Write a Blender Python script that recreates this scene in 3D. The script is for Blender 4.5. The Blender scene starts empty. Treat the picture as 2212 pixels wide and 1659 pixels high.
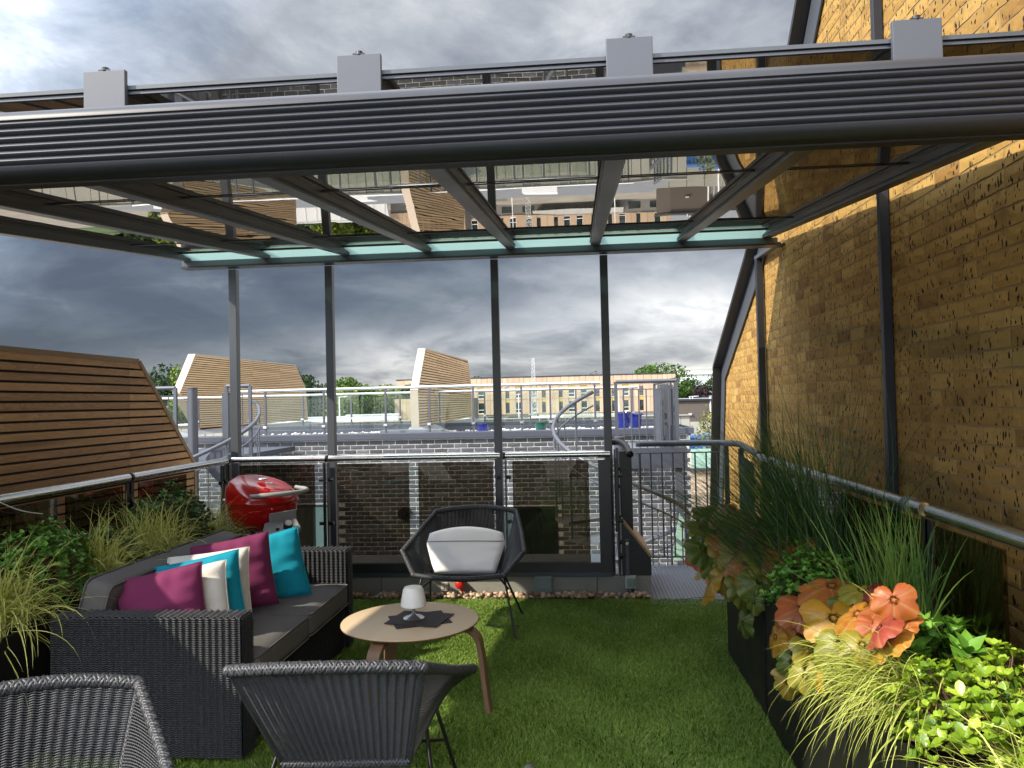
import bpy, math, random
import numpy as np
from mathutils import Vector, Matrix
random.seed(7); rng = np.random.default_rng(7)
SC = bpy.context.scene; COL = SC.collection
PI = math.pi

# ---------------------------------------------------------------- camera
F, CX, CY = 1665., 1106., 829.5          # focal length and centre for a 2212 px wide picture
H = 1.55
yaw = math.atan(146 / F); roll = math.atan(.023); pitch = math.atan((863 + .023 * 146 - CY) / F)
fw = np.array([-math.sin(yaw) * math.cos(pitch), math.cos(yaw) * math.cos(pitch), math.sin(pitch)])
r0 = np.array([math.cos(yaw), math.sin(yaw), 0.]); u0 = np.cross(r0, fw)
RT = r0 * math.cos(roll) - u0 * math.sin(roll); UP = u0 * math.cos(roll) + r0 * math.sin(roll)
CAM = np.array([0, 0, H])
cd = bpy.data.cameras.new('camera'); cam = bpy.data.objects.new('camera', cd); COL.objects.link(cam)
M = Matrix.Identity(4)
for i in range(3):
    M[i][0] = RT[i]; M[i][1] = UP[i]; M[i][2] = -fw[i]; M[i][3] = CAM[i]
cam.matrix_world = M
cd.sensor_width = 36; cd.lens = 36 * F / 2212; cd.clip_start = .05; cd.clip_end = 3000
SC.camera = cam
SC.render.resolution_x = 1024; SC.render.resolution_y = 768

def at(u, v, X=None, Y=None, Z=None):
    """point of the place seen at photo position (u, v) on a known plane"""
    d = fw * F + RT * (u - CX) - UP * (v - CY)
    t = X / d[0] if X is not None else Y / d[1] if Y is not None else (Z - H) / d[2]
    return CAM + d * t
def proj(p):
    q = np.asarray(p, float) - CAM; z = q @ fw
    return CX + F * (q @ RT) / z, CY - F * (q @ UP) / z

# ---------------------------------------------------------------- sky, sun, exposure
SUN = Vector((1, .657, -.92)).normalized()           # travel direction of the sunlight
sd = bpy.data.lights.new('sun', 'SUN'); so = bpy.data.objects.new('sun', sd); COL.objects.link(so)
sd.energy = 3.8; sd.angle = math.radians(.6); sd.color = (1, .9, .74)
so.rotation_euler = SUN.to_track_quat('-Z', 'Y').to_euler()
W = bpy.data.worlds.new('World'); SC.world = W; W.use_nodes = True
nt = W.node_tree; nt.nodes.clear()
def N(nt, t, **k):
    n = nt.nodes.new(t)
    for a, b in k.items():
        if a.startswith('i_'): n.inputs[a[2:].replace('_', ' ')].default_value = b
        elif a.startswith('n_'): n.inputs[int(a[2:])].default_value = b
        else: setattr(n, a, b)
    return n
def L(nt, a, b): nt.links.new(a, b)
def MA(nt, op, a, b=0., c=0., clamp=False):
    n = nt.nodes.new('ShaderNodeMath'); n.operation = op; n.use_clamp = clamp
    for i, x in enumerate((a, b, c)):
        if hasattr(x, 'links') or hasattr(x, 'is_linked'): nt.links.new(x, n.inputs[i])
        else: n.inputs[i].default_value = x
    return n.outputs[0]
def ramp(nt, fac, stops, interp='LINEAR'):
    n = nt.nodes.new('ShaderNodeValToRGB'); n.color_ramp.interpolation = interp
    e = n.color_ramp.elements
    while len(e) < len(stops): e.new(.5)
    for i, (p, c) in enumerate(stops):
        e[i].position = p; e[i].color = (*c, 1) if len(c) == 3 else c
    nt.links.new(fac, n.inputs[0]); return n.outputs[0]
def mixc(nt, fac, a, b, mode='MIX'):
    n = nt.nodes.new('ShaderNodeMix'); n.data_type = 'RGBA'; n.blend_type = mode
    for i, x in ((0, fac), (6, a), (7, b)):
        if hasattr(x, 'is_linked'): nt.links.new(x, n.inputs[i])
        else: n.inputs[i].default_value = x if i == 0 else ((*x, 1) if len(x) == 3 else x)
    return n.outputs[2]

tc = N(nt, 'ShaderNodeTexCoord'); sep = N(nt, 'ShaderNodeSeparateXYZ'); L(nt, tc.outputs['Generated'], sep.inputs[0])
zc = MA(nt, 'MAXIMUM', sep.outputs[2], 0.)
zd = MA(nt, 'ADD', zc, .22)
px_ = MA(nt, 'DIVIDE', sep.outputs[0], zd); py_ = MA(nt, 'DIVIDE', sep.outputs[1], zd)
cmb = N(nt, 'ShaderNodeCombineXYZ'); L(nt, px_, cmb.inputs[0]); L(nt, py_, cmb.inputs[1]); cmb.inputs[2].default_value = 18.9
n1 = N(nt, 'ShaderNodeTexNoise', i_Scale=.9, i_Detail=8., i_Roughness=.56, i_Distortion=.25); L(nt, cmb.outputs[0], n1.inputs['Vector'])
n2 = N(nt, 'ShaderNodeTexNoise', i_Scale=2.6, i_Detail=9., i_Roughness=.6, i_Distortion=.5); L(nt, cmb.outputs[0], n2.inputs['Vector'])
# height of the storm deck: dark belt some 5 to 20 degrees up, pale clearing under it
el = MA(nt, 'ADD', MA(nt, 'ADD', sep.outputs[2], MA(nt, 'MULTIPLY', sep.outputs[0], -.11)), MA(nt, 'MULTIPLY', MA(nt, 'SUBTRACT', n2.outputs[0], .5), .17))
mr = ramp(nt, el, [(0, (.72,) * 3), (.055, (.70,) * 3), (.10, (.68,) * 3), (.145, (.44,) * 3), (.20, (.32,) * 3), (.28, (.42,) * 3), (.37, (.62,) * 3), (.55, (.74,) * 3), (.9, (.7,) * 3)])
mrv = N(nt, 'ShaderNodeRGBToBW'); L(nt, mr, mrv.inputs[0])
# the deck thins towards the right of the picture
az = MA(nt, 'MULTIPLY', sep.outputs[0], .5)
br = MA(nt, 'ADD', mrv.outputs[0], MA(nt, 'MULTIPLY', az, 1.0))
br = MA(nt, 'ADD', br, MA(nt, 'MULTIPLY', MA(nt, 'SUBTRACT', n1.outputs[0], .5), 1.45))
br = MA(nt, 'ADD', br, MA(nt, 'MULTIPLY', MA(nt, 'SUBTRACT', n2.outputs[0], .5), 1.0), clamp=True)
cl = ramp(nt, br, [(0, (.074, .094, .132)), (.2, (.112, .138, .180)), (.42, (.215, .242, .288)), (.65, (.41, .435, .475)), (.85, (.66, .675, .70)), (1., (.92, .92, .91))])
warm = ramp(nt, sep.outputs[2], [(0., (1.0, .965, .89)), (.10, (1, 1, 1))])
cl = mixc(nt, 1., cl, warm, 'MULTIPLY')
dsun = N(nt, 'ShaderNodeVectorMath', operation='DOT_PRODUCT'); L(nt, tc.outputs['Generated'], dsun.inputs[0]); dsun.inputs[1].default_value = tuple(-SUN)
gl = MA(nt, 'MULTIPLY_ADD', MA(nt, 'MAXIMUM', MA(nt, 'ADD', dsun.outputs['Value'], -.12), 0.), 13., 1.0)  # boosts the unseen sky behind the camera, towards the sun, to fill shade
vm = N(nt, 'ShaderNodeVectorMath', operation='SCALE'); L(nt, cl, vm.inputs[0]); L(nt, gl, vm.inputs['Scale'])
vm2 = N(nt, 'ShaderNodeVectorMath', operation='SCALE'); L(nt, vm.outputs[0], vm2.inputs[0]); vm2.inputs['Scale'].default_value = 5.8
sky = N(nt, 'ShaderNodeTexSky', sky_type='NISHITA', sun_disc=False, sun_elevation=math.asin(-SUN.z),
        sun_rotation=math.atan2(-SUN.x, -SUN.y), air_density=1., dust_density=2.)
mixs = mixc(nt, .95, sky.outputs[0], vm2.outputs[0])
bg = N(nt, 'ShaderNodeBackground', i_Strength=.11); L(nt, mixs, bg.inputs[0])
wo = N(nt, 'ShaderNodeOutputWorld'); L(nt, bg.outputs[0], wo.inputs[0])
SC.view_settings.view_transform = 'Standard'; SC.view_settings.look = 'None'
SC.view_settings.gamma = 1; SC.view_settings.use_curve_mapping = False
SC.view_settings.exposure = .95
try:
    SC.cycles.transparent_max_bounces = 24; SC.cycles.max_bounces = 8; SC.cycles.caustics_reflective = False; SC.cycles.caustics_refractive = False
except Exception: pass

# ---------------------------------------------------------------- materials
MATS = {}
def mat(name):
    m = bpy.data.materials.new(name); m.use_nodes = True; t = m.node_tree
    return m, t, t.nodes['Principled BSDF'], t.nodes['Material Output']
def coords(t, obj=True, scale=(1, 1, 1)):
    if obj: s = N(t, 'ShaderNodeTexCoord').outputs['Object']
    else: s = N(t, 'ShaderNodeNewGeometry').outputs['Position']
    mp = N(t, 'ShaderNodeMapping'); mp.inputs['Scale'].default_value = scale; L(t, s, mp.inputs[0]); return mp.outputs[0]
def bump(t, h, strength, dist, b):
    n = N(t, 'ShaderNodeBump', i_Strength=strength, i_Distance=dist); L(t, h, n.inputs['Height']); L(t, n.outputs[0], b.inputs['Normal'])
def plain(name, c, rough=.5, metal=0., var=.12, nscale=6., bmp=0., bscale=200., spec=.5, dist=.002, grime=0.):
    m, t, b, o = mat(name)
    v = coords(t, False)
    nz = N(t, 'ShaderNodeTexNoise', i_Scale=nscale, i_Detail=5.); L(t, v, nz.inputs['Vector'])
    col = mixc(t, MA(t, 'MULTIPLY', nz.outputs[0], 1.), tuple(x * (1 - var) for x in c), tuple(min(1, x * (1 + var)) for x in c))
    if grime:
        g = N(t, 'ShaderNodeTexNoise', i_Scale=2.3, i_Detail=8., i_Roughness=.7); L(t, v, g.inputs['Vector'])
        gf = MA(t, 'MULTIPLY', MA(t, 'SUBTRACT', g.outputs[0], .52, clamp=True), grime * 7, clamp=True)
        col = mixc(t, gf, col, tuple(x * .55 + .03 for x in c))
    L(t, col, b.inputs['Base Color'])
    rr = MA(t, 'MULTIPLY_ADD', nz.outputs[0], .2, rough - .1, clamp=True); L(t, rr, b.inputs['Roughness'])
    b.inputs['Metallic'].default_value = metal; b.inputs['Specular IOR Level'].default_value = spec
    if bmp:
        n3 = N(t, 'ShaderNodeTexNoise', i_Scale=bscale, i_Detail=3.); L(t, v, n3.inputs['Vector']); bump(t, n3.outputs[0], bmp, dist, b)
    MATS[name] = m; return m
def tone_mat(name, stops, rough=.7, spots=0., bmp=.4, bscale=60., spec=.35, spotcol=(.02, .012, .006), spotscale=(135, 135, 60), trans=0., blotch=0., dist=.006):
    """colour driven by the 'tone' value stored on the mesh"""
    m, t, b, o = mat(name)
    a = N(t, 'ShaderNodeAttribute', attribute_name='tone'); v = coords(t, False)
    nz = N(t, 'ShaderNodeTexNoise', i_Scale=bscale, i_Detail=6., i_Roughness=.65); L(t, v, nz.inputs['Vector'])
    f = MA(t, 'ADD', a.outputs['Fac'], MA(t, 'MULTIPLY', MA(t, 'SUBTRACT', nz.outputs[0], .5), .35), clamp=True)
    col = ramp(t, f, stops)
    if blotch:
        nb = N(t, 'ShaderNodeTexNoise', i_Scale=7., i_Detail=4.); L(t, v, nb.inputs['Vector'])
        bf = MA(t, 'MULTIPLY', MA(t, 'SUBTRACT', nb.outputs[0], .55, clamp=True), blotch * 6, clamp=True)
        col = mixc(t, bf, col, tuple(x * .35 for x in stops[0][1]))
    h = nz.outputs[0]
    if spots:
        v2 = coords(t, False, spotscale)
        nd = N(t, 'ShaderNodeTexNoise', i_Scale=.35, i_Detail=3.); L(t, v2, nd.inputs['Vector'])
        vo = N(t, 'ShaderNodeTexVoronoi', i_Scale=.42, i_Randomness=1.); L(t, v2, vo.inputs['Vector'])
        thr = MA(t, 'MULTIPLY', MA(t, 'SUBTRACT', nd.outputs[0], .36, clamp=True), 1.6)
        sf = MA(t, 'MULTIPLY', MA(t, 'SUBTRACT', thr, vo.outputs['Distance'], clamp=True), 22. * spots, clamp=True)
        col = mixc(t, sf, col, spotcol)
        h = MA(t, 'SUBTRACT', h, MA(t, 'MULTIPLY', sf, .5))
    L(t, col, b.inputs['Base Color'])
    b.inputs['Roughness'].default_value = rough; b.inputs['Specular IOR Level'].default_value = spec
    bump(t, h, bmp, dist, b)
    if trans:
        tr = N(t, 'ShaderNodeBsdfTranslucent'); L(t, col, tr.inputs[0])
        mx = N(t, 'ShaderNodeMixShader', n_0=trans); L(t, b.outputs[0], mx.inputs[1]); L(t, tr.outputs[0], mx.inputs[2]); L(t, mx.outputs[0], o.inputs[0])
    MATS[name] = m; return m
def wood(name, c1, c2, axis=1, sc=1., rough=.6, dark=.35):
    m, t, b, o = mat(name)
    info = N(t, 'ShaderNodeAttribute', attribute_name='tone')
    s = [16 * sc] * 3; s[axis] = 1.6 * sc
    geo = N(t, 'ShaderNodeNewGeometry')
    off = N(t, 'ShaderNodeCombineXYZ'); k = MA(t, 'MULTIPLY', info.outputs['Fac'], 37.); [L(t, k, off.inputs[i]) for i in range(3)]
    ad = N(t, 'ShaderNodeVectorMath', operation='ADD'); L(t, geo.outputs['Position'], ad.inputs[0]); L(t, off.outputs[0], ad.inputs[1])
    mp = N(t, 'ShaderNodeMapping'); mp.inputs['Scale'].default_value = s; L(t, ad.outputs[0], mp.inputs[0])
    nz = N(t, 'ShaderNodeTexNoise', i_Scale=1., i_Detail=4., i_Distortion=1.2); L(t, mp.outputs[0], nz.inputs['Vector'])
    wv = MA(t, 'FRACT', MA(t, 'MULTIPLY', nz.outputs[0], 9.))
    fine = N(t, 'ShaderNodeTexNoise', i_Scale=6., i_Detail=5.); L(t, mp.outputs[0], fine.inputs['Vector'])
    f = MA(t, 'ADD', MA(t, 'MULTIPLY', wv, .32), MA(t, 'ADD', MA(t, 'MULTIPLY', fine.outputs[0], .45), MA(t, 'MULTIPLY', info.outputs['Fac'], .38)), clamp=True)
    col = mixc(t, f, c1, c2)
    bl = N(t, 'ShaderNodeTexNoise', i_Scale=.35, i_Detail=3.); L(t, mp.outputs[0], bl.inputs['Vector'])
    bf = MA(t, 'MULTIPLY', MA(t, 'SUBTRACT', bl.outputs[0], .56, clamp=True), 6 * dark, clamp=True)
    col = mixc(t, bf, col, tuple(x * .45 for x in c1))
    L(t, col, b.inputs['Base Color']); b.inputs['Roughness'].default_value = rough; b.inputs['Specular IOR Level'].default_value = .3
    bump(t, f, .25, .002, b)
    MATS[name] = m; return m
def glass(name, tint, base, k, p=2.5, rough=0., rc=(.9, .95, .95)):
    m, t, b, o = mat(name); t.nodes.remove(b)
    lw = N(t, 'ShaderNodeLayerWeight', i_Blend=.5)
    f = MA(t, 'MULTIPLY_ADD', MA(t, 'POWER', lw.outputs['Facing'], p), k, base, clamp=True)
    tr = N(t, 'ShaderNodeBsdfTransparent'); tr.inputs[0].default_value = (*tint, 1)
    g = N(t, 'ShaderNodeBsdfGlossy', i_Roughness=rough); g.inputs[0].default_value = (*rc, 1)
    v = coords(t, False); nz = N(t, 'ShaderNodeTexNoise', i_Scale=2.2, i_Detail=1.); L(t, v, nz.inputs['Vector'])
    bp = N(t, 'ShaderNodeBump', i_Strength=.06, i_Distance=.01); L(t, nz.outputs[0], bp.inputs['Height']); L(t, bp.outputs[0], g.inputs['Normal'])
    mx = N(t, 'ShaderNodeMixShader'); L(t, f, mx.inputs[0]); L(t, tr.outputs[0], mx.inputs[1]); L(t, g.outputs[0], mx.inputs[2]); L(t, mx.outputs[0], o.inputs[0])
    MATS[name] = m; return m

plain('frame_grey', (.062, .07, .084), .42, .0, .1, 3., .15, 900., .5, .0004, .25)
plain('beam_grey', (.020, .022, .030), .42, .0, .12, 3., .1, 1200., .4, .0003, .3)
plain('plate_grey', (.068, .075, .095), .5, .0, .1, 14., .1, 300., .5, .0004, .3)
plain('rail_grey', (.075, .082, .10), .38, .15, .08, 9., .1, 500., .5, .0005)
plain('dark_frame', (.014, .015, .018), .4, .0, .15, 3.)
plain('steel', (.62, .62, .61), .26, 1., .04, 8.)
plain('black_metal', (.012, .012, .014), .35, .3, .1)
plain('coping', (.042, .048, .066), .5, .0, .12, 1.5, .1, 40., .5, .001, .3)
plain('lead', (.19, .205, .23), .5, .1, .2, 2.5, .2, 12., .5, .004, .6)
plain('concrete', (.25, .25, .22), .85, 0, .22, 5., .4, 120., .3, .002, .6)
plain('mortar_pale', (.42, .42, .40), .9, 0, .2, 8., .5, 150.)
plain('mortar_tan', (.27, .175, .07), .9, 0, .2, 8., .6, 150.)
plain('planter_black', (.009, .0085, .008), .5, 0, .2, 4., .1, 300., .35, .001)
plain('soil', (.018, .013, .009), .95, 0, .4, 20., 1., 60., .2, .01)
plain('turf_base', (.035, .062, .012), .95, 0, .35, 40., .6, 300., .1, .004)
plain('red_enamel', (.34, .006, .006), .13, 0, .04, 4., 0, 1, .7)
plain('grey_plastic', (.19, .19, .185), .5, 0, .06)
plain('pale_plastic', (.26, .26, .255), .35, 0, .05)
plain('box_grey', (.17, .21, .21), .55, 0, .1, 9.)
plain('box_pale', (.33, .40, .36), .55, 0, .1, 9.)
plain('socket_white', (.42, .41, .37), .5)
plain('red_plastic', (.55, .015, .01), .35)
plain('black_rubber', (.012, .012, .012), .6)
plain('asphalt', (.10, .10, .098), .9, 0, .25, .4, .3, 8.)
plain('yard', (.22, .20, .17), .95, 0, .45, .25)
plain('far_grass', (.05, .09, .022), .95, 0, .5, .1)
plain('paving', (.40, .40, .38), .85, 0, .15, 1.4)
plain('teal_blind', (.10, .16, .15), .6)
plain('mint', (.26, .42, .35), .5, 0, .12, .6)
plain('white_paint', (.75, .76, .78), .45, 0, .05, .2)
plain('galv', (.55, .57, .58), .4, .6, .1, .5)
plain('grey_render', (.16, .155, .15), .85, 0, .15, .6)
plain('brown_roof', (.085, .07, .058), .85, 0, .2, .6)
plain('fence_pale', (.27, .27, .24), .8, 0, .2, 1.)
plain('blue_paint', (.03, .11, .30), .45, 0, .15, .5)
plain('red_paint', (.42, .03, .02), .45, 0, .15, .5)
plain('navy_glaze', (.012, .018, .17), .12, 0, .1, 6., 0, 1, .8)
plain('teal_glaze', (.015, .085, .075), .15, 0, .35, 9., .3, 30., .8)
plain('win_dark', (.018, .026, .026), .08, 0, .5, .6, 0, 1, .9)
plain('yellow_panel', (.42, .30, .05), .6, 0, .1)
plain('car_white', (.7, .7, .72), .2, 0, .03)
plain('car_dark', (.03, .035, .045), .2, 0, .03)
plain('table_top', (.54, .41, .26), .38, 0, .09, 5., .03, 300.)
plain('table_edge', (.13, .06, .03), .5)
plain('table_leg', (.17, .095, .055), .42, 0, .12, 9.)
plain('lamp_white', (.80, .80, .77), .4, 0, .02)
plain('alu', (.55, .56, .57), .33, .9, .05)
plain('mat_woven', (.035, .03, .031), .7, 0, .3, 250., .8, 350., .3, .001)
plain('seat_fabric', (.125, .12, .118), .9, 0, .14, 3., .5, 700., .2, .001)
plain('purple_fabric', (.165, .028, .085), .9, 0, .1, 3., .5, 700., .2, .001)
plain('blue_fabric', (.008, .26, .37), .88, 0, .1, 3., .5, 700., .2, .001)
plain('white_fabric', (.66, .63, .58), .9, 0, .06, 3., .4, 700., .2, .001)
plain('white_vinyl', (.90, .88, .85), .6, 0, .05, 3., .3, 40., .3, .001)
plain('wicker', (.038, .039, .044), .42, 0, .6, 60., .25, 500., .45, .0006)
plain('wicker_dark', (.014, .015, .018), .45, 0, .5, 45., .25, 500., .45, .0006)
plain('bark', (.07, .055, .04), .9, 0, .4, 9., .6, 40.)
plain('stem', (.10, .05, .03), .7)
plain('chequer', (.15, .16, .185), .42, .3, .12, 3., 0)
wood('cedar_near', (.24, .115, .045), (.74, .43, .20), 1, 1., .55, .5)
wood('cedar_far', (.36, .24, .13), (.68, .50, .31), 1, 1., .7, .2)
wood('cedar_cap', (.24, .15, .085), (.42, .30, .19), 1, 1., .6, .2)
wood('cedar_pale', (.33, .27, .21), (.47, .40, .33), 2, 1., .6, .1)
wood('cladding', (.31, .21, .14), (.52, .40, .29), 2, .25, .8, .1)
tone_mat('brick_tan', [(0, (.09, .045, .016)), (.14, (.20, .105, .03)), (.5, (.36, .212, .058)), (.8, (.46, .295, .092)), (1, (.55, .40, .15))], .85, 1., .5, 55., .2, blotch=.35, dist=.004)
tone_mat('brick_dark', [(0, (.022, .022, .025)), (.5, (.052, .054, .062)), (.8, (.075, .08, .095)), (1, (.12, .125, .14))], .55, 0, .8, 30., .4, dist=.008)
tone_mat('brick_cream', [(0, (.33, .25, .18)), (1, (.52, .43, .33))], .9, 0, .3, 20.)
tone_mat('pebble', [(0, (.20, .12, .075)), (.5, (.42, .29, .19)), (1, (.60, .48, .37))], .6, 0, .2, 90.)
tone_mat('white_pebble', [(0, (.26, .25, .24)), (1, (.60, .58, .57))], .7, 0, .2, 90.)
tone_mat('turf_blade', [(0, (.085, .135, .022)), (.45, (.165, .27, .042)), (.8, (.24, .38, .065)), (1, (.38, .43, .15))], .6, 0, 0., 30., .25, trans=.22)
tone_mat('leaf_dark', [(0, (.018, .05, .009)), (.5, (.045, .125, .018)), (.85, (.085, .21, .03)), (1, (.15, .30, .06))], .38, 0, .2, 60., .5, trans=.2)
tone_mat('leaf_mid', [(0, (.04, .11, .012)), (.5, (.095, .25, .028)), (.85, (.12, .30, .035)), (1, (.2, .38, .06))], .36, 0, .2, 60., .5, trans=.25)
tone_mat('leaf_mint', [(0, (.05, .12, .012)), (.5, (.11, .26, .025)), (.85, (.18, .37, .04)), (1, (.28, .45, .08))], .5, 0, .3, 60., .35, trans=.25)
tone_mat('leaf_lime', [(0, (.05, .11, .008)), (.4, (.16, .27, .015)), (.8, (.30, .42, .03)), (1, (.46, .54, .08))], .30, 0, .2, 60., .6, trans=.25)
tone_mat('grass_green', [(0, (.014, .042, .012)), (.5, (.035, .10, .022)), (.85, (.09, .19, .03)), (1, (.22, .30, .06))], .5, 0, 0, 30., .4, trans=.25)
tone_mat('grass_gold', [(0, (.09, .11, .015)), (.35, (.23, .29, .04)), (.75, (.45, .49, .09)), (1, (.66, .66, .24))], .5, 0, 0, 30., .4, trans=.25)
tone_mat('tree_dark', [(0, (.006, .016, .006)), (.5, (.020, .045, .012)), (1, (.045, .09, .02))], .7, 0, .5, 2., .2, trans=.15, dist=.2)
tone_mat('tree_mid', [(0, (.016, .035, .008)), (.5, (.05, .10, .014)), (1, (.11, .19, .025))], .7, 0, .5, 2., .2, trans=.2, dist=.2)
tone_mat('tree_lime', [(0, (.035, .06, .01)), (.5, (.12, .18, .02)), (1, (.24, .30, .04))], .7, 0, .5, 2., .2, trans=.2, dist=.2)
tone_mat('tree_purple', [(0, (.008, .005, .007)), (.5, (.022, .013, .016)), (1, (.05, .03, .03))], .7, 0, .5, 2., .2, dist=.2)
tone_mat('tree_olive', [(0, (.04, .05, .012)), (.5, (.13, .15, .03)), (1, (.32, .26, .08))], .7, 0, .5, 2., .2, trans=.2, dist=.2)
glass('roof_glass', (.27, .26, .245), .18, .66, 1.6, rc=(.70, .66, .60))
glass('dark_glass', (.37, .34, .29), .035, .6, 3.)
glass('clear_glass', (.90, .93, .91), .015, .35, 5.)
# heuchera leaf: radial veins, tone picks the colour
def heuchera_mat():
    m, t, b, o = mat('heuchera')
    a = N(t, 'ShaderNodeAttribute', attribute_name='tone'); uv = N(t, 'ShaderNodeAttribute', attribute_name='rad')
    v = coords(t, True, (1, 1, 1)); nz = N(t, 'ShaderNodeTexNoise', i_Scale=28., i_Detail=5.); L(t, v, nz.inputs['Vector'])
    f = MA(t, 'ADD', a.outputs['Fac'], MA(t, 'MULTIPLY', MA(t, 'SUBTRACT', nz.outputs[0], .5), .30), clamp=True)
    col = ramp(t, f, [(0, (.035, .07, .012)), (.18, (.085, .13, .015)), (.36, (.21, .20, .02)), (.50, (.40, .20, .012)), (.62, (.35, .105, .016)), (.82, (.31, .055, .032)), (1, (.12, .022, .02))])
    col = mixc(t, MA(t, 'MULTIPLY', uv.outputs['Fac'], .6, clamp=True), col, (.50, .34, .16))
    L(t, col, b.inputs['Base Color']); b.inputs['Roughness'].default_value = .45
    bump(t, nz.outputs[0], .6, .004, b)
    tr = N(t, 'ShaderNodeBsdfTranslucent'); L(t, col, tr.inputs[0])
    mx = N(t, 'ShaderNodeMixShader', n_0=.22); L(t, b.outputs[0], mx.inputs[1]); L(t, tr.outputs[0], mx.inputs[2]); L(t, mx.outputs[0], o.inputs[0])
    MATS['heuchera'] = m
heuchera_mat()
def frost_mat():
    m, t, b, o = mat('frosted_glass')
    b.inputs['Base Color'].default_value = (.40, .46, .45, 1); b.inputs['Roughness'].default_value = .3
    tr = N(t, 'ShaderNodeBsdfTranslucent'); tr.inputs[0].default_value = (.36, .43, .415, 1)
    mx = N(t, 'ShaderNodeMixShader', n_0=.75); L(t, b.outputs[0], mx.inputs[1]); L(t, tr.outputs[0], mx.inputs[2])
    tp = N(t, 'ShaderNodeBsdfTransparent'); tp.inputs[0].default_value = (.72, .95, .90, 1); m2 = N(t, 'ShaderNodeMixShader', n_0=.45); L(t, mx.outputs[0], m2.inputs[1]); L(t, tp.outputs[0], m2.inputs[2]); L(t, m2.outputs[0], o.inputs[0])
    MATS['frosted_glass'] = m
frost_mat()

# ---------------------------------------------------------------- mesh helpers
def mesh_np(name, V, Fc, tone=None, smooth=False, extra=None):
    """V (n,3), Fc list of int arrays each (m,k)"""
    me = bpy.data.meshes.new(name)
    V = np.asarray(V, np.float32); Fs = [np.asarray(f, np.int32) for f in Fc if len(f)]
    me.vertices.add(len(V)); me.vertices.foreach_set('co', V.ravel())
    nl = sum(f.size for f in Fs); npoly = sum(len(f) for f in Fs)
    me.loops.add(nl); me.loops.foreach_set('vertex_index', np.concatenate([f.ravel() for f in Fs]))
    me.polygons.add(npoly)
    tot = np.concatenate([np.full(len(f), f.shape[1], np.int32) for f in Fs]); st = np.concatenate([[0], np.cumsum(tot)[:-1]]).astype(np.int32)
    me.polygons.foreach_set('loop_start', st)
    try: me.polygons.foreach_set('loop_total', tot)
    except Exception: pass
    me.polygons.foreach_set('use_smooth', np.full(npoly, bool(smooth)))
    me.update(calc_edges=True); me.validate()
    for nm, arr in (('tone', tone), *( (extra or {}).items())):
        if arr is not None:
            a = me.attributes.new(nm, 'FLOAT', 'POINT'); a.data.foreach_set('value', np.broadcast_to(np.asarray(arr, np.float32), (len(V),)).copy())
    return me
def link(name, me, m, parent=None, world=True):
    if m: me.materials.clear(); me.materials.append(MATS[m])
    o = bpy.data.objects.new(name, me); COL.objects.link(o)
    if parent is not None:
        o.parent = parent
    return o
def rootloc(o):
    v = Vector((0, 0, 0))
    while o is not None: v = v + o.location; o = o.parent
    return v
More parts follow.
